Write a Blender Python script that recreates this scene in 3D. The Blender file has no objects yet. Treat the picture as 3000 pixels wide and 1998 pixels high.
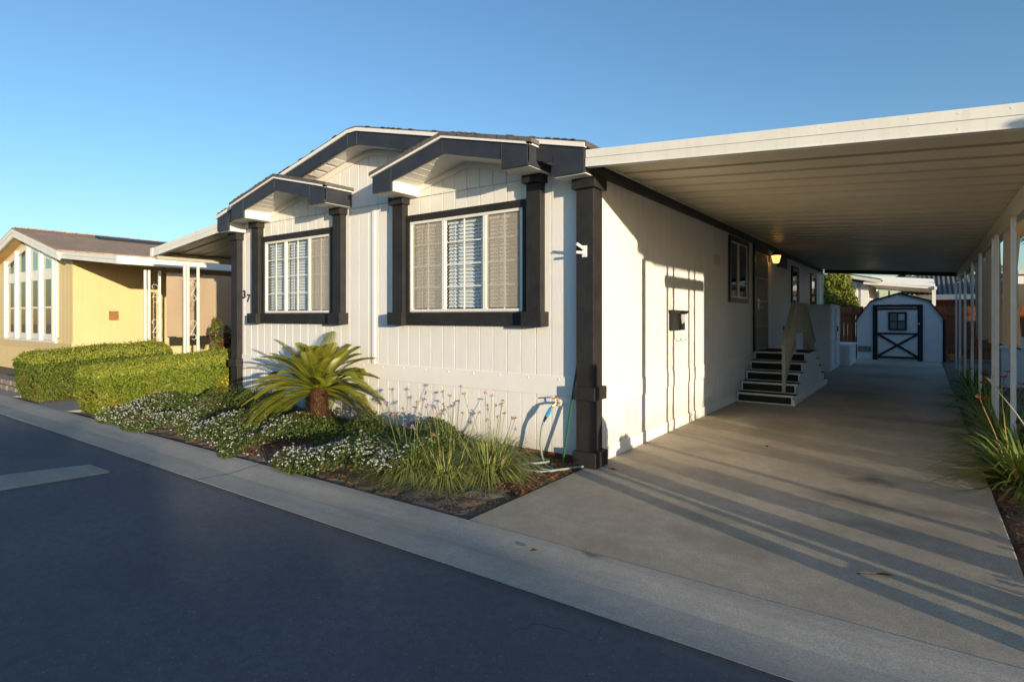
import bpy, math, random
import numpy as np
from mathutils import Vector, Matrix
sc = bpy.context.scene
C = sc.collection
rad = math.radians

# ------------------------------------------------------------------ camera, sky, sun, exposure
cam_d = bpy.data.cameras.new('camera'); cam = bpy.data.objects.new('camera', cam_d); C.objects.link(cam)
cam.location = (2.81, -5.355, 1.55)
cam.rotation_euler = (rad(90), 0, math.atan(1206 / 1680.))
cam_d.sensor_width = 36; cam_d.lens = 1680 / 3000 * 36
cam_d.shift_y = -71 / 3000
cam_d.clip_start = .05; cam_d.clip_end = 2000
sc.camera = cam
SUN = Vector((1, -.45, .104)).normalized()
SUN_EL = math.asin(SUN.z); SUN_AZ = math.atan2(SUN.x, SUN.y)
w = bpy.data.worlds.new('World'); sc.world = w; w.use_nodes = True
_nt = w.node_tree; _bg = _nt.nodes['Background']
_sky = _nt.nodes.new('ShaderNodeTexSky'); _sky.sky_type = 'NISHITA'; _sky.sun_disc = False
_sky.sun_elevation = SUN_EL; _sky.sun_rotation = SUN_AZ
_sky.air_density = 1.0; _sky.dust_density = .5; _sky.ozone_density = 3.0
_nt.links.new(_sky.outputs[0], _bg.inputs[0]); _bg.inputs[1].default_value = .128
sun_d = bpy.data.lights.new('sun', 'SUN'); sun_d.energy = 2.6; sun_d.angle = rad(.5); sun_d.color = (1, .83, .58)
sun = bpy.data.objects.new('sun', sun_d); C.objects.link(sun)
sun.rotation_euler = (-SUN).to_track_quat('-Z', 'Y').to_euler(); sun.location = (30, -15, 10)
sc.view_settings.view_transform = 'Standard'; sc.view_settings.look = 'None'
sc.view_settings.exposure = 1.32; sc.view_settings.gamma = 1
sc.cycles.max_bounces = 8; sc.cycles.transparent_max_bounces = 16

# ------------------------------------------------------------------ materials
def nodes(name):
    m = bpy.data.materials.new(name); m.use_nodes = True
    nt = m.node_tree; b = nt.nodes['Principled BSDF']
    return m, nt, b
def N(nt, t, **k):
    n = nt.nodes.new(t)
    for a, v in k.items():
        if a in n.inputs: n.inputs[a].default_value = v
        else: setattr(n, a, v)
    return n
def coord(nt, scale=(1, 1, 1), rot=(0, 0, 0)):
    tc = N(nt, 'ShaderNodeTexCoord'); mp = N(nt, 'ShaderNodeMapping')
    mp.inputs['Scale'].default_value = scale; mp.inputs['Rotation'].default_value = rot
    nt.links.new(tc.outputs['Object'], mp.inputs[0]); return mp.outputs[0]
def noise(nt, vec, sc_, det=4, rough=.55):
    n = N(nt, 'ShaderNodeTexNoise'); n.inputs['Scale'].default_value = sc_; n.inputs['Detail'].default_value = det
    n.inputs['Roughness'].default_value = rough; nt.links.new(vec, n.inputs['Vector']); return n.outputs['Fac']
def ramp(nt, fac, stops):
    r = N(nt, 'ShaderNodeValToRGB'); e = r.color_ramp.elements
    while len(e) < len(stops): e.new(.5)
    for i, (p, c) in enumerate(stops):
        e[i].position = p; e[i].color = (c, c, c, 1) if not hasattr(c, '__len__') else (*c, 1)
    nt.links.new(fac, r.inputs[0]); return r.outputs[0]
def mix(nt, fac, a, b, mode='MIX'):
    m = N(nt, 'ShaderNodeMix'); m.data_type = 'RGBA'; m.blend_type = mode
    for s, v in ((0, fac), (6, a), (7, b)):
        if hasattr(v, 'is_output'): nt.links.new(v, m.inputs[s])
        else: m.inputs[s].default_value = (v if s == 0 else (*v, 1) if len(v) == 3 else v)
    return m.outputs[2]
def mapr(nt, v, a, b):
    n = N(nt, 'ShaderNodeMapRange'); n.inputs[1].default_value = a; n.inputs[2].default_value = b; nt.links.new(v, n.inputs[0]); return n.outputs[0]
def bump(nt, b, h, st=.3, dist=.01):
    n = N(nt, 'ShaderNodeBump'); n.inputs['Strength'].default_value = st; n.inputs['Distance'].default_value = dist
    nt.links.new(h, n.inputs['Height']); nt.links.new(n.outputs[0], b.inputs['Normal'])
def paint(name, col, rough=.55, var=.06, nscale=2.5, bs=0., bscale=(1, 1, 1), bn=20, dirt=0., spec=.35, metal=0., blotch=None):
    m, nt, b = nodes(name)
    v = coord(nt); n1 = noise(nt, v, nscale, 5)
    c = mix(nt, ramp(nt, n1, [(.3, 0.), (.7, 1.)]), [x * (1 - var) for x in col], [min(1, x * (1 + var)) for x in col])
    if dirt:
        vz = coord(nt, (9, 9, .7)); n2 = noise(nt, vz, 1.3, 6, .7)
        c = mix(nt, ramp(nt, n2, [(.5, 0.), (.8, dirt)]), c, [x * .62 for x in col])
    if blotch:
        n3 = noise(nt, v, blotch[1], 5, .65); c = mix(nt, ramp(nt, n3, [(blotch[2], 0.), (blotch[2] + .06, 1.)]), c, blotch[0])
    nt.links.new(c, b.inputs['Base Color'])
    b.inputs['Roughness'].default_value = rough; b.inputs['Specular IOR Level'].default_value = spec; b.inputs['Metallic'].default_value = metal
    if bs: bump(nt, b, noise(nt, coord(nt, bscale), bn, 6, .65), bs)
    return m
M = {}
M['white_siding'] = paint('white_siding', (.82, .80, .77), .5, .035, 1.2, .28, (1, 1, .13), 34, .22)
M['white_trim'] = paint('white_trim', (.84, .82, .79), .45, .03, 3, .1, (1, 1, 1), 40, .12)
M['soffit'] = paint('soffit_paint', (.80, .78, .73), .55, .05, 2, .06, (1, 1, 1), 30, .1)
M['dark'] = paint('dark_wood_paint', (.024, .023, .023), .6, .25, 5, .5, (1, 1, .25), 26, 0, .3, 0, ((.12, .10, .075), 22, .72))
M['dark_board'] = paint('dark_board_paint', (.030, .033, .045), .5, .2, 4, .4, (.3, .3, 1.6), 26, 0, .45, 0, ((.12, .11, .10), 18, .76))
M['white_metal'] = paint('white_metal', (.80, .78, .72), .38, .05, 2.2, .07, (1, 1, 1), 6, .35, .45)
M['post_white'] = paint('post_white_paint', (.68, .67, .63), .4, .05, 6, 0, (1, 1, 1), 10, .2, .45, 0, ((.22, .13, .07), 14, .70))
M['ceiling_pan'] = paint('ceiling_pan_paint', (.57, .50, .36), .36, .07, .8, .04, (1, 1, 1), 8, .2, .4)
M['brown_board'] = paint('brown_board', (.13, .045, .028), .7, .25, 6, .3, (.2, 1, 1), 30)
M['vinyl'] = paint('window_vinyl', (.80, .78, .72), .35, .05, 8)
M['slat'] = paint('blind_slat', (.82, .81, .78), .45, .03, 4)
M['black'] = paint('black_paint', (.022, .022, .025), .4, .2, 9, 0, (1, 1, 1), 10, 0, .4)
M['black_trim'] = paint('shed_black_trim', (.014, .013, .02), .45, .2, 9, .15, (1, 1, 1), 30)
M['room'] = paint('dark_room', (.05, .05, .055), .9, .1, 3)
M['carpet'] = paint('step_carpet', (.032, .028, .016), .95, .35, 60, .5, (1, 1, 1), 260)
M['shed_side'] = paint('shed_siding', (.74, .745, .75), .6, .05, 3, .12, (1, 1, .2), 30, .2)
M['cream_rail'] = paint('rail_paint', (.44, .42, .34), .5, .06, 6, .15, (1, 1, .2), 30, .25)
M['yellow'] = paint('yellow_siding', (.64, .505, .265), .55, .04, 1.5, .15, (1, 1, .15), 34, .12)
M['yellow_deep'] = paint('yellow_soffit', (.66, .45, .18), .6, .05, 2)
M['brass'] = paint('brass', (.55, .42, .2), .35, .1, 20, 0, (1, 1, 1), 10, 0, .5, .8)
M['steel'] = paint('steel', (.6, .6, .58), .35, .1, 20, 0, (1, 1, 1), 10, 0, .5, .9)
M['blue_plastic'] = paint('blue_plastic', (.03, .32, .62), .35, .06, 20)
M['hose'] = paint('hose_rubber', (.25, .30, .26), .5, .12, 14)
M['green_pole'] = paint('green_pole', (.015, .12, .04), .4, .1, 14)
M['terracotta'] = paint('terracotta', (.46, .22, .10), .8, .15, 10)
M['brown_plaque'] = paint('brown_plaque', (.30, .14, .05), .6, .2, 14)
M['stone'] = paint('stacked_stone', (.24, .20, .17), .9, .35, 9, .5, (1, 1, 1), 14)
M['gray_wall'] = paint('pale_grey_wall', (.62, .60, .56), .7, .04, 2, 0, (1, 1, 1), 10, .15)
M['dead_stalk'] = paint('dead_stalk', (.40, .25, .12), .8, .3, 30)
M['bone'] = paint('pale_twig', (.55, .50, .43), .8, .2, 30)
M['dead_leaf'] = paint('dead_leaf', (.07, .045, .025), .9, .3, 60)
M['red_leaf'] = paint('red_leaf', (.22, .06, .03), .8, .3, 60)
M['bark'] = paint('bark', (.11, .075, .045), .95, .4, 18, .7, (1, 1, .4), 24)
M['grey_plastic'] = paint('grey_plastic', (.2, .21, .2), .5, .1, 6)
M['door_panel'] = paint('door_panel', (.33, .32, .29), .4, .1, 3)

def splash(name, src, z0, z1, col):
    m = M[src].copy(); m.name = name; nt = m.node_tree; b = nt.nodes['Principled BSDF']; lk = b.inputs['Base Color'].links[0].from_socket
    tc = N(nt, 'ShaderNodeTexCoord'); sp = N(nt, 'ShaderNodeSeparateXYZ'); nt.links.new(tc.outputs['Object'], sp.inputs[0])
    n_ = noise(nt, coord(nt, (3, 3, 1.2)), 3, 6, .75); a = N(nt, 'ShaderNodeMath'); a.operation = 'MULTIPLY_ADD'; a.inputs[1].default_value = .45; nt.links.new(n_, a.inputs[0]); nt.links.new(sp.outputs[2], a.inputs[2])
    f = ramp(nt, mapr(nt, a.outputs[0], z0 + .2, z1 + .2), [(0., .5), (1., 0.)]); nt.links.new(mix(nt, f, lk, col), b.inputs['Base Color']); M[name] = m
splash('siding_splashed', 'white_siding', .0, .42, (.50, .40, .28))
def glassy(name, tint=(.9, .95, 1), mn=.04, mx=.5, trans=1.0):
    m, nt, b = nodes(name); nt.nodes.remove(b); out = nt.nodes['Material Output']
    t = N(nt, 'ShaderNodeBsdfTransparent'); t.inputs[0].default_value = (*tint, 1)
    g = N(nt, 'ShaderNodeBsdfGlossy'); g.inputs['Roughness'].default_value = .02
    lw = N(nt, 'ShaderNodeLayerWeight'); lw.inputs[0].default_value = .5; pw = N(nt, 'ShaderNodeMath'); pw.operation = 'POWER'; pw.inputs[1].default_value = 3.5
    fr = N(nt, 'ShaderNodeMath'); fr.operation = 'MULTIPLY_ADD'; fr.inputs[1].default_value = mx; fr.inputs[2].default_value = mn
    nt.links.new(lw.outputs['Facing'], pw.inputs[0]); nt.links.new(pw.outputs[0], fr.inputs[0])
    mx_ = N(nt, 'ShaderNodeMixShader'); nt.links.new(fr.outputs[0], mx_.inputs[0])
    nt.links.new(t.outputs[0], mx_.inputs[1]); nt.links.new(g.outputs[0], mx_.inputs[2]); nt.links.new(mx_.outputs[0], out.inputs[0])
    return m
M['glass'] = glassy('window_glass')
def darkglass(name, col):
    m, nt, b = nodes(name); b.inputs['Base Color'].default_value = (*col, 1); b.inputs['Roughness'].default_value = .04
    b.inputs['Specular IOR Level'].default_value = .8; return m
M['dark_glass'] = darkglass('dark_glass', (.012, .013, .015))
M['green_glass'] = darkglass('curtained_glass', (.035, .05, .022))
M['tan_glass'] = darkglass('shaded_glass', (.17, .13, .075))
def screenmat():
    m, nt, b = nodes('bug_screen'); out = nt.nodes['Material Output']
    b.inputs['Base Color'].default_value = (.56, .47, .36, 1); b.inputs['Roughness'].default_value = .8
    t = N(nt, 'ShaderNodeBsdfTransparent'); mx_ = N(nt, 'ShaderNodeMixShader'); mx_.inputs[0].default_value = .50
    nt.links.new(t.outputs[0], mx_.inputs[1]); nt.links.new(b.outputs[0], mx_.inputs[2]); nt.links.new(mx_.outputs[0], out.inputs[0]); return m
M['screen'] = screenmat()
def emit(name, col, s):
    m, nt, b = nodes(name); b.inputs['Base Color'].default_value = (*col, 1); b.inputs['Emission Color'].default_value = (*col, 1)
    b.inputs['Emission Strength'].default_value = s; return m
M['lamp_glow'] = emit('lamp_glow', (1, .50, .11), 1.1)
def fabric():
    m, nt, b = nodes('curtain_fabric'); out = nt.nodes['Material Output']
    v = coord(nt); c = mix(nt, noise(nt, v, 2.5, 5), (.50, .38, .26), (.60, .47, .34))
    n2 = noise(nt, coord(nt, (.3, 1, 14)), 9, 3); c = mix(nt, ramp(nt, n2, [(.5, 0.), (.75, .22)]), c, (.42, .31, .2))
    nt.links.new(c, b.inputs['Base Color']); b.inputs['Roughness'].default_value = .9; b.inputs['Specular IOR Level'].default_value = .1
    t = N(nt, 'ShaderNodeBsdfTranslucent'); nt.links.new(c, t.inputs[0])
    mx_ = N(nt, 'ShaderNodeMixShader'); mx_.inputs[0].default_value = .35
    nt.links.new(b.outputs[0], mx_.inputs[1]); nt.links.new(t.outputs[0], mx_.inputs[2]); nt.links.new(mx_.outputs[0], out.inputs[0])
    bump(nt, b, noise(nt, v, 5, 4), .25, .02); return m
M['curtain'] = fabric()
def leafmat(name, c1, c2, c3=None, trans=.3, rough=.5, sc3=.5):
    m, nt, b = nodes(name); out = nt.nodes['Material Output']
    g = N(nt, 'ShaderNodeNewGeometry'); c = mix(nt, g.outputs['Random Per Island'], c1, c2)
    if c3: c = mix(nt, ramp(nt, noise(nt, coord(nt), 2.2, 3), [(.5, 0.), (.68, sc3)]), c, c3)
    nt.links.new(c, b.inputs['Base Color']); b.inputs['Roughness'].default_value = rough; b.inputs['Specular IOR Level'].default_value = .35
    t = N(nt, 'ShaderNodeBsdfTranslucent'); nt.links.new(c, t.inputs[0])
    mx_ = N(nt, 'ShaderNodeMixShader'); mx_.inputs[0].default_value = trans
    nt.links.new(b.outputs[0], mx_.inputs[1]); nt.links.new(t.outputs[0], mx_.inputs[2]); nt.links.new(mx_.outputs[0], out.inputs[0]); return m
M['hedge_leaf'] = leafmat('hedge_leaf', (.07, .12, .010), (.25, .30, .03), (.28, .22, .045), .25)
M['hedge_leaf_deep'] = leafmat('hedge_leaf_deep', (.045, .085, .010), (.17, .215, .025), (.2, .17, .04), .25)
M['hedge_tip'] = leafmat('hedge_new_growth', (.18, .23, .025), (.38, .39, .06), None, .25)
M['hedge_core'] = paint('hedge_core', (.05, .065, .012), .9, .3, 12)
M['gold_leaf'] = leafmat('golden_leaf', (.45, .36, .02), (.62, .46, .04), None, .25)
M['palm_leaf'] = leafmat('sago_leaf', (.10, .13, .012), (.23, .24, .025), (.32, .25, .035), .25, .35)
M['cover_leaf'] = leafmat('cover_leaf', (.035, .075, .015), (.13, .16, .035), (.16, .12, .05), .2)
M['garlic_leaf'] = leafmat('garlic_leaf', (.15, .20, .05), (.38, .41, .12), None, .25)
M['garlic_dry'] = leafmat('dry_blade', (.32, .25, .12), (.45, .36, .18), None, .2)
M['lily_leaf'] = leafmat('lily_leaf', (.09, .15, .02), (.28, .33, .06), None, .25)
M['lilac'] = leafmat('lilac_petal', (.40, .24, .55), (.55, .40, .68), None, .3)
M['faded'] = leafmat('faded_petal', (.40, .20, .12), (.58, .36, .25), None, .3)
M['white_petal'] = leafmat('white_petal', (.36, .37, .39), (.64, .64, .63), None, .2)
M['orange_petal'] = leafmat('orange_petal', (.55, .07, .01), (.75, .16, .02), None, .25)
M['red_foliage'] = leafmat('red_foliage', (.13, .02, .02), (.28, .06, .03), None, .2)
M['tree_leaf'] = leafmat('tree_leaf', (.07, .10, .012), (.24, .26, .03), None, .2)
M['far_palm'] = leafmat('far_palm_leaf', (.04, .07, .02), (.12, .15, .04), None, .2)
M['rose_leaf'] = leafmat('rose_leaf', (.06, .10, .02), (.20, .20, .04), (.25, .08, .03), .25)

def ground_mats():
    # asphalt
    m, nt, b = nodes('asphalt'); v = coord(nt)
    c = mix(nt, ramp(nt, noise(nt, v, .55, 6, .6), [(.3, 0.), (.72, 1.)]), (.105, .115, .140), (.175, .186, .210))
    c = mix(nt, ramp(nt, noise(nt, coord(nt, (.35, 1, 1)), 1.6, 6, .7), [(.55, 0.), (.75, .5)]), c, (.22, .215, .21))
    c = mix(nt, ramp(nt, noise(nt, v, 160, 3, .7), [(.35, .7), (.65, 0.)]), c, (.06, .063, .07))
    vo = N(nt, 'ShaderNodeTexVoronoi'); vo.inputs['Scale'].default_value = 26; nt.links.new(v, vo.inputs['Vector'])
    c = mix(nt, ramp(nt, vo.outputs['Distance'], [(.06, .7), (.11, 0.)]), c, (.40, .38, .35))
    c = mix(nt, ramp(nt, noise(nt, v, 14, 5, .8), [(.40, .45), (.55, 0.)]), c, (.07, .076, .09))
    vc = N(nt, 'ShaderNodeTexVoronoi'); vc.feature = 'DISTANCE_TO_EDGE'; vc.inputs['Scale'].default_value = .42
    vv = N(nt, 'ShaderNodeVectorMath'); vv.operation = 'ADD'; nt.links.new(v, vv.inputs[0])
    nn = N(nt, 'ShaderNodeTexNoise'); nn.inputs['Scale'].default_value = 1.7; nn.inputs['Detail'].default_value = 6; nt.links.new(v, nn.inputs['Vector'])
    nt.links.new(nn.outputs['Color'], vv.inputs[1]); nt.links.new(vv.outputs[0], vc.inputs['Vector'])
    crk = ramp(nt, vc.outputs['Distance'], [(.0015, 1.), (.004, 0.)])
    gate = ramp(nt, noise(nt, v, .9, 2), [(.61, 0.), (.66, .8)])
    cf = mix(nt, 1., crk, gate, 'MULTIPLY')
    c = mix(nt, cf, c, (.012, .012, .012))
    nt.links.new(c, b.inputs['Base Color']); tcz = N(nt, 'ShaderNodeTexCoord'); spz = N(nt, 'ShaderNodeSeparateXYZ'); nt.links.new(tcz.outputs['Object'], spz.inputs[0])
    nz = N(nt, 'ShaderNodeTexNoise'); nz.inputs['Scale'].default_value = 3.; nz.inputs['Detail'].default_value = 6; nt.links.new(tcz.outputs['Object'], nz.inputs['Vector'])
    az = N(nt, 'ShaderNodeMath'); az.operation = 'MULTIPLY_ADD'; az.inputs[1].default_value = .14; nt.links.new(nz.outputs['Fac'], az.inputs[0]); nt.links.new(spz.outputs[1], az.inputs[2])
    c = mix(nt, ramp(nt, mapr(nt, az.outputs[0], -2.68, -2.55), [(0., 0.), (1., .75)]), c, (.03, .03, .03))
    nt.links.new(c, b.inputs['Base Color'])
    b.inputs['Roughness'].default_value = .8; b.inputs['Specular IOR Level'].default_value = .4
    bump(nt, b, noise(nt, v, 120, 4, .8), .7, .008); M['asphalt'] = m
    # concrete kinds
    def conc(name, c0, c1, stains=(), grime=.0, rust=.3, joints=()):
        m, nt, b = nodes(name); v = coord(nt)
        c = mix(nt, ramp(nt, noise(nt, v, .8, 7, .62), [(.3, 0.), (.7, 1.)]), c0, c1)
        c = mix(nt, ramp(nt, noise(nt, coord(nt, (1, .45, 1), (0, 0, .5)), 1.1, 6, .7), [(.55, 0.), (.8, rust)]), c, [c0[0] * .72, c0[1] * .60, c0[2] * .46])
        if grime:
            c = mix(nt, ramp(nt, noise(nt, coord(nt, (.25, 2.2, 1)), 1.3, 6, .7), [(.5, 0.), (.72, grime)]), c, (.09, .09, .09))
        for (sx, sy, rx, ry, col, st) in stains:
            mp = N(nt, 'ShaderNodeMapping'); mp.vector_type = 'TEXTURE'
            mp.inputs['Location'].default_value = (sx, sy, 0); mp.inputs['Scale'].default_value = (rx, ry, 1)
            tc = N(nt, 'ShaderNodeTexCoord'); ad = N(nt, 'ShaderNodeVectorMath'); ad.operation = 'MULTIPLY_ADD'
            n4 = N(nt, 'ShaderNodeTexNoise'); n4.inputs['Scale'].default_value = 2.4; n4.inputs['Detail'].default_value = 6; nt.links.new(tc.outputs['Object'], n4.inputs['Vector'])
            nt.links.new(n4.outputs['Color'], ad.inputs[0]); ad.inputs[1].default_value = (.8, .8, 0)
            of = N(nt, 'ShaderNodeVectorMath'); of.operation = 'ADD'; of.inputs[1].default_value = (-.4, -.4, 0); nt.links.new(tc.outputs['Object'], of.inputs[0])
            nt.links.new(of.outputs[0], ad.inputs[2]); nt.links.new(ad.outputs[0], mp.inputs[0])
            ln = N(nt, 'ShaderNodeVectorMath'); ln.operation = 'LENGTH'; nt.links.new(mp.outputs[0], ln.inputs[0])
            c = mix(nt, ramp(nt, ln.outputs['Value'], [(.25, st), (1., 0.)]), c, col)
        c = mix(nt, ramp(nt, noise(nt, v, 95, 3, .8), [(.36, .75), (.58, 0.)]), c, [x * .6 for x in c0])
        c = mix(nt, ramp(nt, noise(nt, coord(nt, (1, 1, 1), (0, 0, .3)), 9, 6, .75), [(.42, .35), (.6, 0.)]), c, [x * .72 for x in c0])
        for (ax, pos, wd) in joints:
            sp = N(nt, 'ShaderNodeSeparateXYZ'); tc = N(nt, 'ShaderNodeTexCoord'); nt.links.new(tc.outputs['Object'], sp.inputs[0])
            n5 = N(nt, 'ShaderNodeTexNoise'); n5.inputs['Scale'].default_value = 7; n5.inputs['Detail'].default_value = 6; nt.links.new(tc.outputs['Object'], n5.inputs['Vector'])
            a1 = N(nt, 'ShaderNodeMath'); a1.operation = 'MULTIPLY_ADD'; a1.inputs[1].default_value = .05; nt.links.new(n5.outputs['Fac'], a1.inputs[0]); nt.links.new(sp.outputs[ax], a1.inputs[2])
            a2 = N(nt, 'ShaderNodeMath'); a2.operation = 'SUBTRACT'; a2.inputs[1].default_value = pos + .025; nt.links.new(a1.outputs[0], a2.inputs[0])
            a3 = N(nt, 'ShaderNodeMath'); a3.operation = 'ABSOLUTE'; nt.links.new(a2.outputs[0], a3.inputs[0])
            c = mix(nt, ramp(nt, a3.outputs[0], [(wd * .5, .85), (wd, 0.)]), c, (.05, .045, .04))
        nt.links.new(c, b.inputs['Base Color']); b.inputs['Roughness'].default_value = .82; b.inputs['Specular IOR Level'].default_value = .3
        bump(nt, b, noise(nt, v, 70, 5, .75), .3, .006); return m
    D = (.085, .08, .075)
    M['drive'] = conc('driveway_concrete', (.39, .335, .26), (.63, .55, .435),
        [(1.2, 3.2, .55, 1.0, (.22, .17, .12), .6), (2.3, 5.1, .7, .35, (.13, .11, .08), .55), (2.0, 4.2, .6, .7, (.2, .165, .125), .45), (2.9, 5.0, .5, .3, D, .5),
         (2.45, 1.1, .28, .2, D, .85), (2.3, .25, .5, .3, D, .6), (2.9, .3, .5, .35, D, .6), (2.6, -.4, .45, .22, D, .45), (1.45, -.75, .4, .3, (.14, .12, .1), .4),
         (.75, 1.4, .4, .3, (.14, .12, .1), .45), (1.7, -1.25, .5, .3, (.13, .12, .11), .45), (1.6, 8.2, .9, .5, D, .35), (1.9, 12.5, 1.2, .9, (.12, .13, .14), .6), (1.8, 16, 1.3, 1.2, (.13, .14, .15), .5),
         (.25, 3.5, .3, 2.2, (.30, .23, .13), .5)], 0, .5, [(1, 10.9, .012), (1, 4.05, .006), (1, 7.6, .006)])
    M['gutter'] = conc('gutter_concrete', (.44, .40, .345), (.58, .53, .46), [(.95, -2.02, .22, .1, (.03, .03, .03), .9)], .5, .25, [(0, -2.85, .012), (0, -9.3, .010)])
    M['walk'] = conc('walk_concrete', (.36, .33, .29), (.45, .41, .36), [], .3, .3, [(1, -1.2, .01)])
    M['patch'] = conc('patch_concrete', (.38, .345, .29), (.48, .44, .375), [], .5, .4)
    # soil + mulch
    def soil(name, a, b_, c_):
        m, nt, b = nodes(name); v = coord(nt)
        c = mix(nt, ramp(nt, noise(nt, v, 34, 5, .75), [(.35, 0.), (.62, 1.)]), a, b_)
        c = mix(nt, ramp(nt, noise(nt, v, 2.1, 4), [(.45, 0.), (.6, .8)]), c, c_)
        nt.links.new(c, b.inputs['Base Color']); b.inputs['Roughness'].default_value = .95
        bump(nt, b, noise(nt, v, 48, 6, .8), 1., .03); return m
    M['soil'] = soil('bed_soil', (.12, .10, .082), (.28, .23, .19), (.26, .13, .08))
    M['dirt'] = soil('yard_dirt', (.09, .075, .055), (.16, .13, .10), (.12, .10, .08))
    M['chip'] = leafmat('mulch_chip', (.12, .045, .022), (.34, .15, .075), (.2, .12, .08), 0., .9)
    M['fibre'] = leafmat('trunk_fibre', (.035, .018, .012), (.17, .075, .035), (.03, .02, .015), 0., .9, .8)
    # shingles
    def shingle(name, a, b_, c_):
        m, nt, b = nodes(name); v = coord(nt, (1, 1, 1))
        br = N(nt, 'ShaderNodeTexBrick'); br.inputs['Scale'].default_value = 1; br.inputs['Brick Width'].default_value = .3; br.inputs['Row Height'].default_value = .14
        br.inputs['Mortar Size'].default_value = .006; br.inputs['Color1'].default_value = (*a, 1); br.inputs['Color2'].default_value = (*b_, 1); br.inputs['Mortar'].default_value = (*[x * .4 for x in a], 1)
        nt.links.new(coord(nt, (1, 1, 1), (0, 0, rad(90))), br.inputs['Vector'])
        c = mix(nt, ramp(nt, noise(nt, coord(nt, (6, 2.2, 1)), 2.2, 4), [(.42, 0.), (.6, .7)]), br.outputs['Color'], c_)
        c = mix(nt, ramp(nt, noise(nt, v, 120, 3), [(.4, .4), (.6, 0.)]), c, [x * .5 for x in a])
        nt.links.new(c, b.inputs['Base Color']); b.inputs['Roughness'].default_value = .95; bump(nt, b, br.outputs['Color'], .5, .01); return m
    M['shingle'] = shingle('brown_shingle', (.36, .24, .165), (.50, .345, .24), (.26, .215, .18))
    M['shingle_grey'] = shingle('grey_shingle', (.11, .10, .10), (.15, .14, .135), (.13, .11, .10))
    # fence wood
    m, nt, b = nodes('fence_wood'); v = coord(nt)
    g = N(nt, 'ShaderNodeNewGeometry'); c = mix(nt, g.outputs['Random Per Island'], (.17, .045, .016), (.34, .105, .035))
    c = mix(nt, ramp(nt, noise(nt, coord(nt, (9, 9, .6)), 3, 6, .7), [(.45, 0.), (.7, .6)]), c, (.09, .025, .012))
    nt.links.new(c, b.inputs['Base Color']); b.inputs['Roughness'].default_value = .8; M['fence'] = m
ground_mats()

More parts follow.
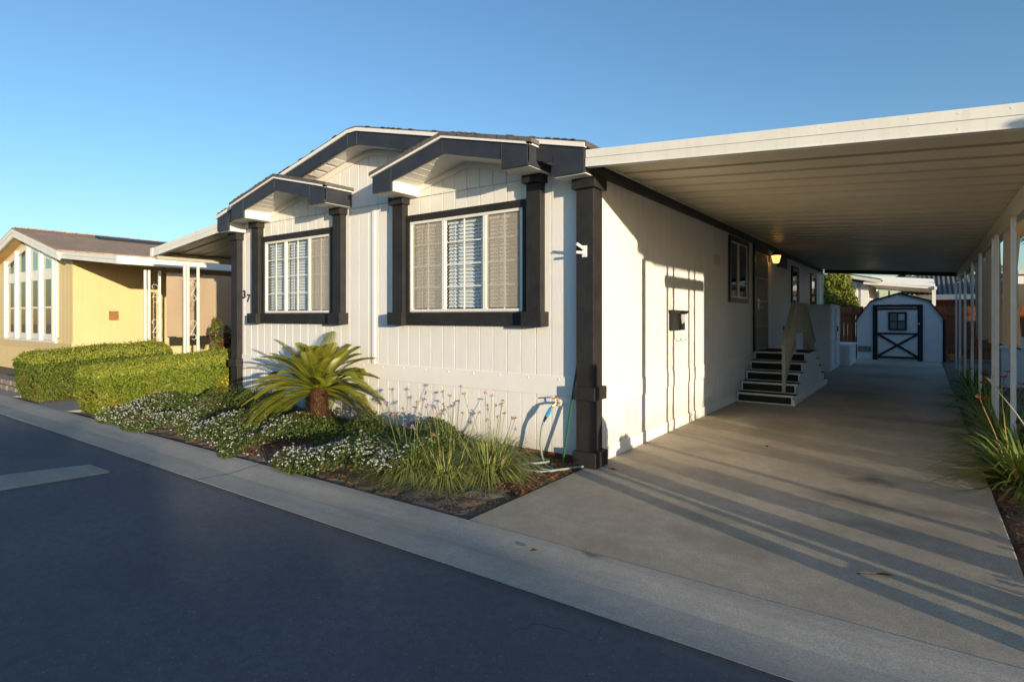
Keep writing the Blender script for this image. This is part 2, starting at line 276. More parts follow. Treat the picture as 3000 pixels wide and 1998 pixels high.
# ------------------------------------------------------------------ object helpers
ORG = {}
class MB:
    def __init__(s): s.v = []; s.f = []; s.mi = []; s.m = 0
    def add(s, vs, fs, m=None):
        o = len(s.v); s.v += [tuple(p) for p in vs]; s.f += [tuple(i + o for i in f) for f in fs]; s.mi += [s.m if m is None else m] * len(fs); return s
    def box(s, x0, x1, y0, y1, z0, z1, m=None):
        if x0 > x1: x0, x1 = x1, x0
        if y0 > y1: y0, y1 = y1, y0
        return s.add([(x0, y0, z0), (x1, y0, z0), (x1, y1, z0), (x0, y1, z0), (x0, y0, z1), (x1, y0, z1), (x1, y1, z1), (x0, y1, z1)],
                     [(3, 2, 1, 0), (4, 5, 6, 7), (0, 1, 5, 4), (1, 2, 6, 5), (2, 3, 7, 6), (3, 0, 4, 7)], m)
    def quad(s, a, b, c, d, m=None): return s.add([a, b, c, d], [(0, 1, 2, 3)], m)
    def prism(s, poly, axis, a, b, m=None):
        # poly: list of (u,v); axis 'x': (a,u,v)  'y': (u,a,v)  'z': (u,v,a)
        def P(u, v, t): return (t, u, v) if axis == 'x' else (u, t, v) if axis == 'y' else (u, v, t)
        n = len(poly); vs = [P(u, v, a) for u, v in poly] + [P(u, v, b) for u, v in poly]
        fs = [tuple(range(n))[::-1], tuple(range(n, 2 * n))] + [(i, (i + 1) % n, (i + 1) % n + n, i + n) for i in range(n)]
        return s.add(vs, fs, m)
    def strip(s, top, bot, axis, a, b, m=None):
        # prism between two polylines of equal length (concave safe)
        for i in range(len(top) - 1):
            s.prism([bot[i], bot[i + 1], top[i + 1], top[i]], axis, a, b, m)
        return s
    def tube(s, pts, r, n=8, m=None, caps=True):
        pts = [Vector(p) for p in pts]; rs = r if hasattr(r, '__len__') else [r] * len(pts); vs = []; fs = []
        up = None
        for i, p in enumerate(pts):
            d = (pts[min(i + 1, len(pts) - 1)] - pts[max(i - 1, 0)]).normalized()
            if up is None: up = d.orthogonal().normalized()
            up = (up - d * up.dot(d)); up = up.normalized() if up.length > 1e-6 else d.orthogonal().normalized()
            q = d.cross(up)
            for k in range(n):
                a = 2 * math.pi * k / n; vs.append(p + (up * math.cos(a) + q * math.sin(a)) * rs[i])
        for i in range(len(pts) - 1):
            for k in range(n): fs.append((i * n + k, i * n + (k + 1) % n, (i + 1) * n + (k + 1) % n, (i + 1) * n + k))
        if caps: fs += [tuple(range(n))[::-1], tuple((len(pts) - 1) * n + k for k in range(n))]
        return s.add(vs, fs, m)
    def bar(s, p, q, w, h, m=None, up=(0, 0, 1)):
        p = Vector(p); q = Vector(q); d = (q - p).normalized(); u = Vector(up); u = (u - d * u.dot(d)).normalized(); sd = d.cross(u)
        vs = [P + sd * a * w / 2 + u * b * h / 2 for P in (p, q) for a, b in ((-1, -1), (1, -1), (1, 1), (-1, 1))]
        return s.add(vs, [(3, 2, 1, 0), (4, 5, 6, 7), (0, 1, 5, 4), (1, 2, 6, 5), (2, 3, 7, 6), (3, 0, 4, 7)], m)
    def lathe(s, c, prof, n=20, m=None):
        vs = []; fs = []
        for r, z in prof:
            for k in range(n): a = 2 * math.pi * k / n; vs.append((c[0] + r * math.cos(a), c[1] + r * math.sin(a), c[2] + z))
        for i in range(len(prof) - 1):
            for k in range(n): fs.append((i * n + k, i * n + (k + 1) % n, (i + 1) * n + (k + 1) % n, (i + 1) * n + k))
        fs += [tuple(range(n))[::-1], tuple((len(prof) - 1) * n + k for k in range(n))]
        return s.add(vs, fs, m)
    def build(s, name, mats, parent=None, label=None, bevel=0, smooth=False):
        if not isinstance(mats, (list, tuple)): mats = [mats]
        off = ORG.get(parent.name, Vector((0, 0, 0))) if parent else Vector((0, 0, 0))
        me = bpy.data.meshes.new(name)
        me.from_pydata([(p[0] - off.x, p[1] - off.y, p[2] - off.z) for p in s.v], [], s.f)
        for m in mats: me.materials.append(M[m] if isinstance(m, str) else m)
        me.polygons.foreach_set('material_index', s.mi)
        if smooth: me.polygons.foreach_set('use_smooth', [True] * len(s.f))
        me.update()
        o = bpy.data.objects.new(name, me); C.objects.link(o)
        if parent: o.parent = parent; ORG[o.name] = off
        if label: o['label'] = label
        if bevel:
            b = o.modifiers.new('bevel', 'BEVEL'); b.width = bevel; b.segments = 2; b.limit_method = 'ANGLE'
        return o
def npmesh(name, V, F, mats, mi=None, parent=None, smooth=False):
    V = np.asarray(V, np.float32).reshape(-1, 3).copy(); F = np.asarray(F, np.int32)
    off = ORG.get(parent.name, Vector((0, 0, 0))) if parent else Vector((0, 0, 0)); V -= np.array(off, np.float32)
    k = F.shape[1]; me = bpy.data.meshes.new(name)
    me.vertices.add(len(V)); me.vertices.foreach_set('co', V.ravel()); me.loops.add(F.size); me.loops.foreach_set('vertex_index', F.ravel())
    me.polygons.add(len(F)); me.polygons.foreach_set('loop_start', np.arange(0, F.size, k, dtype=np.int32)); me.polygons.foreach_set('loop_total', np.full(len(F), k, np.int32))
    for m in (mats if isinstance(mats, (list, tuple)) else [mats]): me.materials.append(M[m])
    if mi is not None: me.polygons.foreach_set('material_index', np.asarray(mi, np.int32))
    if smooth: me.polygons.foreach_set('use_smooth', np.ones(len(F), bool))
    me.update(calc_edges=True); me.validate()
    o = bpy.data.objects.new(name, me); C.objects.link(o)
    if parent: o.parent = parent; ORG[o.name] = off
    return o
def tag(o, label, cat, group=None, kind=None):
    if label: o['label'] = label
    if cat: o['category'] = cat
    if group: o['group'] = group
    if kind: o['kind'] = kind
    return o
def thing(name, label, cat, loc=(0, 0, 0), group=None):
    o = bpy.data.objects.new(name, None); o.empty_display_size = .2; C.objects.link(o); o.location = loc; ORG[o.name] = Vector(loc)
    return tag(o, label, cat, group)
def struct(o): o['kind'] = 'structure'; return o
def dup(root, loc, rz=0, s=1, label=None, group=None):
    def cp(o, par):
        c = o.copy(); C.objects.link(c)
        if par: c.parent = par
        for ch in o.children: cp(ch, c)
        return c
    r = cp(root, None); r.location = loc; r.rotation_euler = (0, 0, rz); r.scale = (s, s, s)
    if label: r['label'] = label
    if group: r['group'] = group
    return r
rng = np.random.default_rng(7); random.seed(7)

def siding(mb, axis, plane, out, u0, u1, zf, grooves, gw=.015, gd=.010, m=None, holes=(), vgap=None):
    """vertical grooved siding. axis 'y': wall in plane y=plane running along x.  out = +1/-1 outward sign. zf(u)->(z0,z1)"""
    cuts = {round(u0, 5): 0, round(u1, 5): 0}; prof = []
    us = sorted(g for g in grooves if u0 + gw < g < u1 - gw)
    seg = []; a = u0
    for g in us:
        seg.append((a, g - gw / 2, 0)); seg.append((g - gw / 2, g + gw / 2, 1)); a = g + gw / 2
    seg.append((a, u1, 0))
    brk = sorted({h for H in holes for h in H[:2]} | set(vgap or []))
    seg2 = []
    for a, b, g in seg:
        pts = [a] + [x for x in brk if a + 1e-4 < x < b - 1e-4] + [b]
        seg2 += [(pts[i], pts[i + 1], g) for i in range(len(pts) - 1)]
    def P(u, d, z):
        return (u, plane + out * d, z) if axis == 'y' else (plane + out * d, u, z)
    for i, (a, b, g) in enumerate(seg2):
        d = -gd if g else 0.; mid = (a + b) / 2
        (za0, za1), (zb0, zb1) = zf(a), zf(b)
        iv = [((za0, zb0), (za1, zb1))]
        for H in holes:
            if H[0] - 1e-4 < mid < H[1] + 1e-4:
                (l, h) = iv.pop(); iv.append((l, (H[2], H[2]))); iv.append(((H[3], H[3]), h))
        for (l, h) in iv:
            if h[0] <= l[0] + 1e-4 and h[1] <= l[1] + 1e-4: continue
            mb.quad(P(a, d, l[0]), P(b, d, l[1]), P(b, d, h[1]), P(a, d, h[0]), m)
            if g:
                mb.quad(P(a, 0, l[0]), P(a, d, l[0]), P(a, d, h[0]), P(a, 0, h[0]), m)
                mb.quad(P(b, d, l[1]), P(b, 0, l[1]), P(b, 0, h[1]), P(b, d, h[1]), m)
    return mb

# ------------------------------------------------------------------ ground
def sheet(name, x0, x1, y0, y1, z, mat, t=.03):
    return struct(MB().box(x0, x1, y0, y1, z - t, z).build(name, mat))
sheet('ground', -150, 150, -120, 180, -.06, 'dirt')
sheet('street', -80, 60, -13.6, -2.62, -.008, 'asphalt')
# rolled concrete gutter with a shallow valley, extruded along the street
mb = MB(); prof = [(-2.66, -.004), (-2.52, -.014), (-2.34, -.022), (-2.22, -.012), (-2.08, .002), (-2.0, .004)]
for i in range(len(prof) - 1):
    (ya, za), (yb, zb) = prof[i], prof[i + 1]
    mb.quad((-80, ya, za), (60, ya, za), (60, yb, zb), (-80, yb, zb))
mb.quad((-80, -2.66, -.004), (-80, -2.66, -.05), (60, -2.66, -.05), (60, -2.66, -.004)); mb.quad((60, -2.0, .004), (60, -2.0, -.05), (-80, -2.0, -.05), (-80, -2.0, .004))
struct(mb.build('gutter', 'gutter'))
mb = MB(); mb.box(-.02, 3.30, -1.995, 19.3, -.05, .0); struct(mb.build('driveway', 'drive', bevel=.008))
mb = MB(); mb.box(-10.0, -8.62, -1.995, .35, -.05, .0); mb.box(-10.0, -9.25, .352, 14, -.05, .0); struct(mb.build('walkway', 'walk', bevel=.008))
mb = MB(); mb.box(-14.8, -11.6, -1.995, 14, -.05, -.002); struct(mb.build('neighbour_driveway', 'walk', bevel=.008))
mb = MB(); mb.prism([(-3.80, -3.04), (-4.27, -3.06), (-4.50, -3.75), (-5.3, -6.2), (-4.4, -6.2), (-3.92, -3.88)], 'z', -.03, .012); struct(mb.build('concrete_patch', 'patch', bevel=.01))
sheet('neighbour_drive', 4.9, 8.0, -1.995, 20, -.003, 'walk')

def bumpy(name, x0, x1, y0, y1, z, mat, amp=.02, res=.05, edge=.06):
    nx = int((x1 - x0) / res) + 1; ny = int((y1 - y0) / res) + 1
    X, Y = np.meshgrid(np.linspace(x0, x1, nx), np.linspace(y0, y1, ny), indexing='ij')
    Z = rng.normal(0, 1, X.shape)
    Z = (Z + np.roll(Z, 1, 0) + np.roll(Z, 1, 1) + np.roll(Z, -1, 0) + np.roll(Z, -1, 1)) / 2.2
    D = np.minimum.reduce([X - x0, x1 - X, Y - y0, y1 - Y]); Z = z + amp * Z * .5 + np.clip(D / .4, 0, 1) * .03 - np.clip(1 - D / edge, 0, 1) * .03
    V = np.stack([X, Y, Z], -1).reshape(-1, 3); i = np.arange(nx * ny).reshape(nx, ny)
    F = np.stack([i[:-1, :-1], i[1:, :-1], i[1:, 1:], i[:-1, 1:]], -1).reshape(-1, 4)
    return struct(npmesh(name, V, F, mat, smooth=True))
bumpy('flower_bed', -8.6, -.022, -1.99, .02, -.03, 'soil')
bumpy('lily_bed', 3.302, 4.9, -1.99, 19.2, -.03, 'soil', res=.07)
bumpy('hedge_bed', -11.6, -10.0, -1.99, 6, -.03, 'soil', res=.08)
bumpy('side_bed', -9.23, -7.0, .37, 8, -.03, 'soil', res=.08)

def chips(name, regions, n, size, mat, label):
    A = []
    for (x0, x1, y0, y1, wgt) in regions:
        k = int(n * wgt); A.append(np.stack([rng.uniform(x0, x1, k), rng.uniform(y0, y1, k)], -1))
    P = np.concatenate(A); k = len(P); a = rng.uniform(0, 6.28, k); L = rng.uniform(.4, 1.5, k) * size; W = L * rng.uniform(.15, .5, k)
    t = rng.uniform(-.5, .5, k); z = rng.uniform(-.005, .022, k)
    d = np.stack([np.cos(a) * np.cos(t), np.sin(a) * np.cos(t), np.sin(t)], -1); q = np.stack([-np.sin(a), np.cos(a), rng.uniform(-.4, .4, k)], -1)
    c = np.concatenate([P, z[:, None]], -1)
    V = np.stack([c - d * L[:, None] - q * W[:, None], c + d * L[:, None] - q * W[:, None], c + d * L[:, None] + q * W[:, None], c - d * L[:, None] + q * W[:, None]], 1)
    F = np.arange(4 * k).reshape(k, 4); o = npmesh(name, V, F, mat); return tag(o, label, 'mulch', kind='stuff')
chips('bark_mulch', [(-1.3, -.04, -1.25, -.12, .5), (-4, -1, -1.9, -.1, .25), (-8.5, -3, -1.9, -.1, .12)], 14000, .016, 'chip', 'reddish bark chips scattered under the garden plants by the white wall')
chips('leaf_litter', [(3.33, 4.6, -1.9, 6, 1)], 5000, .022, 'chip', 'brown leaf litter under the lilies beside the driveway')
chips('soil_clods', [(-2.2, -.04, -1.96, -1.0, 1)], 3500, .009, 'dirt', 'small clods and pebbles on the bare soil near the curb')

# ------------------------------------------------------------------ main house
RX, RZ, SL = -3.46, 4.07, .235      # ridge x, top of fascia at ridge, slope
def zfascia(x): return RZ - SL * max(abs(x - RX) - .1, 0)
def zwall(x): return RZ - .20 - SL * max(abs(x - RX) - .1, 0)
home = thing('mobile_home', 'white mobile home with charcoal trim and house number in the middle', 'house', (-3.4, 0, 0))
GR = [-.5 - .2 * i for i in range(33)]
W1 = (-2.66, -.862, 1.612, 2.786); W2 = (-6.05, -4.327, 1.612, 2.779)
mb = MB()
gf = [x for x in GR if -6.95 < x]
siding(mb, 'y', 0, -1, -6.95, 0, lambda u: (.07, .70), gf)
siding(mb, 'y', -.003, -1, -6.95, 0, lambda u: (.88, 3.094), gf, holes=(W1, W2), vgap=[-3.384])
siding(mb, 'y', -.012, -1, -6.95, 0, lambda u: (3.100, max(zwall(u), 3.101)), gf, vgap=[-3.36, -3.56])
mb.quad((-6.95, 0, 3.100), (0, 0, 3.100), (0, -.012, 3.100), (-6.95, -.012, 3.100))
mb.quad((-6.95, .004, 3.09), (0, .004, 3.09), (0, .004, 3.105), (-6.95, .004, 3.105))
mb.build('front_wall', 'siding_splashed', home)
mb = MB(); mb.box(-6.95, .0, -.014, .0, .692, .902)
for x in np.arange(-6.8, -.1, .4): mb.lathe((x, 0, 0), [(.001, 0)], 3) if False else mb.box(x - .008, x + .008, -.020, -.012, .862, .878)
mb.box(-3.42, -3.36, -.02, -.0, .902, 3.094)
mb.build('band_board', 'white_trim', home, bevel=.002)
# gable trim under the soffit
mb = MB(); xs = [-6.95, -3.56, -3.36, 0]
mb.strip([(x, zwall(x)) for x in xs], [(x, zwall(x) - .085) for x in xs], 'y', -.028, -.010); mb.build('gable_trim', 'white_trim', home)
MB().box(-6.9, -.14, -.01, .03, -.1, .072).build('skirt_board', 'brown_board', home)
# side wall
gs = [.1 + .2 * i for i in range(84)]
mb = MB()
siding(mb, 'x', 0, 1, 0.0, 16.7, lambda u: (.137, .60), gs, gd=.006)
siding(mb, 'x', 0.003, 1, 0.0, 16.7, lambda u: (.80, 3.04), gs, gd=.006)
mb.build('side_wall', 'siding_splashed', home)
mb = MB(); mb.box(0, .012, .1, 16.7, .597, .803); mb.box(0, .016, .1, 16.7, -.04, .139); mb.build('side_band', 'white_trim', home, bevel=.002)
MB().box(.0, .035, -.12, 16.7, 3.032, 3.147).build('top_trim', 'black', home, 'long black trim board under the carport roof')
MB().box(-.05, .03, 16.6, 16.72, 0, 3.03).box(0.003, .018, 15.9, 16.1, .8, 2.6).build('corner_trim', 'white_trim', home)
MB().box(.003, .075, -.27, 16.6, 3.150, 3.165).build('ledger_strip', 'white_metal', home)
# left and back closing walls
mb = MB(); mb.quad((-6.95, 0, -.05), (-6.95, 16.7, -.05), (-6.95, 16.7, 3.25), (-6.95, 0, 3.25)); mb.prism([(-6.95, 0), (0, 0), (0, 3.04), (RX, 3.85), (-6.95, 3.04)], 'y', 16.68, 16.7)
mb.build('rear_wall', 'white_siding', home)

# roof
mb = MB()
for sx in (-1, 1):
    xe = RX + sx * 3.56
    p = [(RX, RZ + .035), (RX + sx * .1, RZ + .033), (xe, zfascia(xe) + .033)]; q = [(x, z - .055) for x, z in p]
    mb.strip(p, q, 'y', -.335, 16.9)
# ragged shingle edge tabs
for i in range(70):
    x = RX - 3.5 + i * .1; z = zfascia(x) + .036
    if random.random() < .4: x2 = x + random.uniform(.05, .095); mb.prism([(x, zfascia(x) + .030), (x2, zfascia(x2) + .030), (x2, zfascia(x2) + .038), (x, zfascia(x) + .038)], 'y', -.345 - random.uniform(0, .008), -.20)
mb.build('roof', 'shingle_grey', home)
MB().strip([(x, zfascia(x) + .012) for x in (-7.04, -3.56, -3.36, .09)], [(x, zfascia(x) - .035) for x in (-7.04, -3.56, -3.36, .09)], 'y', -.345, -.298).build('roof_edge_strip', 'white_trim', home)
# fascia (one board chamfered at the ridge)
mb = MB(); xs = [-7.0, -3.56, -3.36, .075]
mb.strip([(x, zfascia(x) - .03) for x in xs], [(x, zfascia(x) - .215) for x in xs], 'y', -.325, -.297)
mb.box(-7.0, -6.65, -.330, -.296, 3.0, 3.21); mb.box(-.28, .078, -.330, -.296, 2.985, 3.20)
for x in (-3.56, -3.37): mb.box(x - .006, x + .006, -.331, -.32, zfascia(x) - .215, zfascia(x) - .035)
mb.build('fascia_board', 'dark_board', home, bevel=.003)
mb = MB()
mb.box(-7.0, -6.65, -.298, -.02, 2.99, 3.0, 0); mb.box(-6.66, -6.645, -.298, -.02, 2.99, 3.16, 0); mb.box(-6.99, -6.978, -.298, .2, 2.99, 3.2, 1)
mb.box(-.28, .078, -.298, .0, 2.975, 2.985, 0); mb.box(-.285, -.272, -.298, -.02, 2.98, 3.15, 0); mb.box(.066, .078, -.3, .02, 2.985, 3.16, 1)
xs = [-6.65, -3.56, -3.36, -.28]
mb.strip([(x, zwall(x) + .012) for x in xs], [(x, zwall(x)) for x in xs], 'y', -.297, -.01, 0)
mb.build('soffit', ['soffit', 'dark_board'], home)
mb = MB()
for i in range(3):
    x = -4.55 + i * .22
    mb.add([(x, -.26, zwall(x) - .004), (x + .19, -.26, zwall(x + .19) - .004), (x + .19, -.06, zwall(x + .19) - .004), (x, -.06, zwall(x) - .004)], [(0, 1, 2, 3)])
    for k in range(7):
        xx = x + .02 + k * .024; mb.box(xx, xx + .012, -.25, -.07, zwall(xx) - .009, zwall(xx) - .004)
mb.build('soffit_vent', 'white_trim', home)

def small_gable(xc, half, za, yf, label):
    """projecting gable over one window; returns parts under an intermediate part"""
    bw = .34; s = .235
    def zt(x): return za - s * abs(x - xc)
    xl, xr = xc - half, xc + half
    g = MB(); xs = [xl, xc, xr]
    g.strip([(x, zt(x) - .03) for x in xs], [(x, zt(x) - .215) for x in xs], 'y', yf - .028, yf)
    for a, b in ((xl, xl + bw), (xr - bw, xr)):
        g.prism([(a, zt(xl) - .245), (b, zt(xl) - .245), (b, zt(b if a == xl else xr - bw) - .04 if False else max(zt(b), zt(a)) - .13), (a, max(zt(b), zt(a)) - .13)], 'y', yf - .031, yf + .0)
    for x in (xl + bw, xr - bw, xc): g.box(x - .005, x + .005, yf - .034, yf - .026, zt(x) - .215, zt(x) - .035)
    g.box(xl - .001, xl + .02, yf, -.012, zt(xl) - .245, zt(xl) - .03); g.box(xr - .02, xr + .001, yf, -.012, zt(xr) - .245, zt(xr) - .03)
    root = g.build('window_gable', 'dark_board', home, label, bevel=.003)
    r = MB()
    for sx in (-1, 1):
        xe = xc + sx * (half + .05); p = [(xc, za + .034), (xe, zt(xe) + .034)]; r.strip(p, [(x, z - .045) for x, z in p], 'y', yf - .05, .1)
    n = int(2 * half / .1)
    for i in range(n):
        x = xl + i * .1; z = zt(x) + .03
        if random.random() < .4: x2 = min(x + random.uniform(.05, .095), xr); r.prism([(x, zt(x) + .028), (x2, zt(x2) + .028), (x2, zt(x2) + .038), (x, zt(x) + .038)], 'y', yf - .056, yf + .05)
    r.build('shingles', 'shingle_grey', root)
    xs2 = [xl - .03, xc, xr + .03]
    e = MB().strip([(x, zt(x) + .004) for x in xs2], [(x, zt(x) - .036) for x in xs2], 'y', yf - .048, yf - .0)
    e.box(xr - .01, xr + .03, yf - .048, -.01, zt(xr) - .04, zt(xr) + .002); e.build('edge_strip', 'white_trim', root)
    f = MB(); xs3 = [xl + bw, xc, xr - bw]
    f.strip([(x, zt(x) - .19) for x in xs3], [(x, zt(x) - .205) for x in xs3], 'y', yf, -.01)
    for k in range(1, 8):                                          # plank lines of the soffit
        for sx in (-1, 1):
            x = xc + sx * k * .14
            if abs(x - xc) < half - bw: f.box(x - .004, x + .004, yf, -.012, zt(x) - .2065, zt(x) - .203)
    for a, b, c in ((xl, xl + bw, xl + bw), (xr - bw, xr, xr - bw)):
        f.box(a + .005, b - .005, yf + .002, -.012, zt(xl) - .249, zt(xl) - .239); f.box(c - .008, c + .008, yf + .001, -.012, zt(xl) - .245, zt(xl + bw) - .19)
    f.build('gable_soffit', 'soffit', root)
    t = MB().strip([(x, zt(x) - .205) for x in xs3], [(x, zt(x) - .275) for x in xs3], 'y', -.030, -.011); t.build('gable_moulding', 'white_trim', root)
small_gable(-5.055, 1.20, 3.645, -.45, 'charcoal gable over the left front window')
small_gable(-1.68, 1.19, 3.635, -.45, 'charcoal gable over the right front window')

# pillars
def pillar(x0, x1, yb, z0, z1, cap_x, cap_z, label, ring=None, plinth=None, yf=-.1):
    p = MB().box(x0, x1, yf, yb, z0, z1).build('pillar', 'dark', home, label, bevel=.005)
    MB().box(x0 - .035, x1 + .035, yf - .04, yb + (.04 if yb > 0 else -.001), cap_z[0], cap_z[1]).build('cap', 'dark', p, bevel=.005)
    if ring: MB().box(x0 - .015, x1 + .035, yf - .04, yb + .035, ring[0], ring[1]).build('ring', 'dark', p, bevel=.005)
    if plinth: MB().box(x0 - .02, x1 + .045, yf - .045, yb + .04, plinth[0], plinth[1]).build('plinth', 'dark', p, bevel=.005)
    return p
pillar(-.138, .062, .105, .0, 2.95, None, (2.873, 3.012), 'charcoal corner pillar beside the driveway', (.69, .825), (-.01, .16))
pillar(-6.979, -6.779, .03, -.02, 2.95, None, (2.868, 3.0), 'charcoal corner pillar beside the clipped hedge', (.69, .825), (-.02, .16))
for (a, b, t) in ((-2.92, -2.723, 'left of the right window'), (-.771, -.584, 'right of the right window'), (-6.331, -6.134, 'left of the left window'), (-4.179, -3.993, 'right of the left window')):
    p = pillar(a, b, -.001, 1.60, 3.10, None, (3.02, 3.14), 'charcoal half pillar ' + t)
    MB().box(a - .03, b + .05, -.165, -.001, 1.442, 1.606).build('base', 'dark', p, bevel=.005)

# windows
def front_window(x0, x1, z0, z1, m1, m2, screens, sill, head, label):
    fr = MB()
    fw = .035
    fr.box(x0, x1, -.03, .01, z1 - fw, z1); fr.box(x0, x1, -.03, .01, z0, z0 + fw)
    for x in (x0, x1 - fw): fr.box(x, x + fw, -.03, .01, z0 + fw, z1 - fw)
    for x in (m1, m2): fr.box(x - .026, x + .026, -.026, .012, z0 + fw, z1 - fw)
    root = fr.build('window', 'vinyl', home, label, bevel=.004)
    bays = [(x0 + fw, m1 - .026), (m1 + .026, m2 - .026), (m2 + .026, x1 - fw)]
    mt = MB()
    for i, (a, b) in enumerate(bays):
        c = (a + b) / 2; yy = -.008 if not screens[i] else .004
        mt.box(c - .008, c + .008, yy, yy + .01, z0 + fw, z1 - fw)
        for k in range(1, 4): z = z0 + fw + (z1 - z0 - 2 * fw) * k / 4; mt.box(a, b, yy + .001, yy + .009, z - .007, z + .007)
        if not screens[i] or True:
            mt.box(a, a + .014, -.016, .0, z0 + fw, z1 - fw); mt.box(b - .014, b, -.016, .0, z0 + fw, z1 - fw)
    mt.build('muntin', 'vinyl', root)
    gl = MB()
    for a, b in bays: gl.quad((a, .012, z0 + fw), (b, .012, z0 + fw), (b, .012, z1 - fw), (a, .012, z1 - fw))
    gl.build('pane', 'glass', root)
    sl = MB(); n = 24; st = (z1 - z0 - .09) / n
    for a, b in bays:
        a2, b2 = a - .015, b + .015
        sl.box(a2, b2, .05, .10, z1 - .075, z1 - .035)
        for k in range(n):
            z = z0 + .05 + st * (k + .5); tl = 1.0
            dy, dz = .024 * math.cos(tl), .024 * math.sin(tl)
            sl.prism([(.075 - dy, z - dz), (.075 + dy, z + dz), (.075 + dy, z + dz + .003), (.075 - dy, z - dz + .003)], 'x', a2 + random.uniform(0, .004), b2 - .01)
        for x in (a + .12, b - .12): sl.box(x - .002, x + .002, .045, .048, z0 + .04, z1 - .05)
    sl.build('blinds', 'slat', root)
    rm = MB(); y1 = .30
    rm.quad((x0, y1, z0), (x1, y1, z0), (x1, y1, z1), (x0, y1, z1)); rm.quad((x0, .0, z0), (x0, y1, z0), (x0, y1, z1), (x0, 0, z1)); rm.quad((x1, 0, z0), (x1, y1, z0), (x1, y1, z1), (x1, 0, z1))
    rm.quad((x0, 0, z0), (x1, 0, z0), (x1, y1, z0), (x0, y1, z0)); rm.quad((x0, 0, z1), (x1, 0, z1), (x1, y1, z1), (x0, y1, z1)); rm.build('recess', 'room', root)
    for i, (a, b) in enumerate(bays):
        if screens[i]:
            s_ = MB(); s_.quad((a + .012, -.020, z0 + fw + .01), (b - .012, -.020, z0 + fw + .01), (b - .012, -.020, z1 - fw - .01), (a + .012, -.020, z1 - fw - .01)); s_.build('bug_screen', 'screen', root)
    return root
wa = front_window(*W1[:2], *W1[2:], -2.078, -1.42, (1, 0, 1), None, None, 'wide front window with two tan bug screens')
wb = front_window(*W2[:2], *W2[2:], -5.483, -4.854, (0, 0, 1), None, None, 'wide front window with one bug screen')
for root, a, b, W in ((wa, -2.723, -.771, W1), (wb, -6.134, -4.179, W2)):
    h = MB().box(a, b, -.045, -.002, W[3] + .002, 2.872).box(a, W[0] - .002, -.045, -.002, 1.60, W[3] + .002)
    if W[1] + .01 < b: h.box(W[1] + .002, b, -.045, -.002, 1.60, W[3] + .002)
    h.build('header', 'dark', root, bevel=.003)
    MB().box(a + .05, b - .03, -.09, -.002, 1.452, 1.604).build('sill', 'dark', root, bevel=.004)

# side wall openings
def side_window(y0, y1, z0, z1, mull, label, fw=.07):
    f = MB(); f.box(.004, .04, y0, y1, z1 - fw, z1); f.box(.004, .04, y0, y1, z0, z0 + fw)
    for y in (y0, y1 - fw): f.box(.004, .04, y, y + fw, z0 + fw, z1 - fw)
    r = f.build('side_window', 'black', home, label, bevel=.003)
    v = MB()
    for (a, b, c, d) in ((y0 + fw, y1 - fw, z1 - fw - .025, z1 - fw), (y0 + fw, y1 - fw, z0 + fw, z0 + fw + .025)): v.box(.006, .03, a, b, c, d)
    for a, b in ((y0 + fw, y0 + fw + .02), (y1 - fw - .02, y1 - fw)): v.box(.0062, .0298, a, b, z0 + fw + .02, z1 - fw - .02)
    if mull: v.box(.006, .034, mull - .025, mull + .025, z0 + fw + .025, z1 - fw - .025)
    v.build('sash', 'vinyl', r)
    MB().box(.004, .010, y0 + fw, y1 - fw, z0 + fw, z1 - fw).build('pane', 'dark_glass', r)
    return r
side_window(5.10, 6.46, 1.81, 3.0, 5.72, 'tall slider window left of the entry door', .09)
side_window(11.03, 12.03, 1.15, 2.88, None, 'narrow window behind the stair rail')
side_window(14.15, 15.19, 1.55, 2.87, None, 'narrow window at the far end of the wall')
d = MB().box(.004, .045, 6.90, 6.99, .85, 3.03).box(.004, .045, 8.06, 8.12, .85, 2.98).box(.004, .045, 6.99, 8.06, 2.90, 3.03).build('entry_door', 'black', home, 'white barred security screen door in a black frame')
MB().box(.004, .012, 6.99, 8.06, .85, 2.90).build('panel', 'door_panel', d)
b = MB(); 
for k in range(13): y = 7.03 + k * .083; b.box(.025, .038, y - .007, y + .007, .88, 2.88)
for z in (.88, 1.35, 1.88, 2.35, 2.87): b.box(.022, .040, 7.0, 8.05, z - .015, z + .015)
b.box(.02, .042, 6.995, 7.03, .86, 2.90); b.box(.02, .042, 8.02, 8.055, .86, 2.90); b.build('security_bars', 'cream_rail', d)
MB().box(.04, .06, 7.10, 7.20, 1.70, 1.92).tube([(.06, 7.15, 1.74), (.11, 7.15, 1.74), (.11, 7.27, 1.74)], .011).tube([(.055, 7.15, 1.85), (.08, 7.15, 1.85)], .025, 10).build('handle', 'steel', d)
MB().box(.004, .035, 9.23, 10.37, 2.74, 3.02).build('meter_panel', 'black', home, 'dark flat panel high on the side wall')
mb = MB().box(.004, .02, 4.25, 4.55, 2.42, 2.58)
for k in range(5): mb.box(.02, .03, 4.27, 4.53, 2.44 + k * .028, 2.452 + k * .028)
mb.build('wall_vent', 'gray_wall', home, 'small louvred vent on the sunlit side wall')
MB().box(.004, .03, 9.97, 10.07, 1.22, 1.33).build('outlet_box', 'grey_plastic', home)
for y in (.95, 3.98):
    mb = MB()
    for k in range(9): mb.box(.001, .008, y - .17 + k * .04, y - .15 + k * .04, .28, .47)
    mb.build('skirt_vent', 'soffit', home)

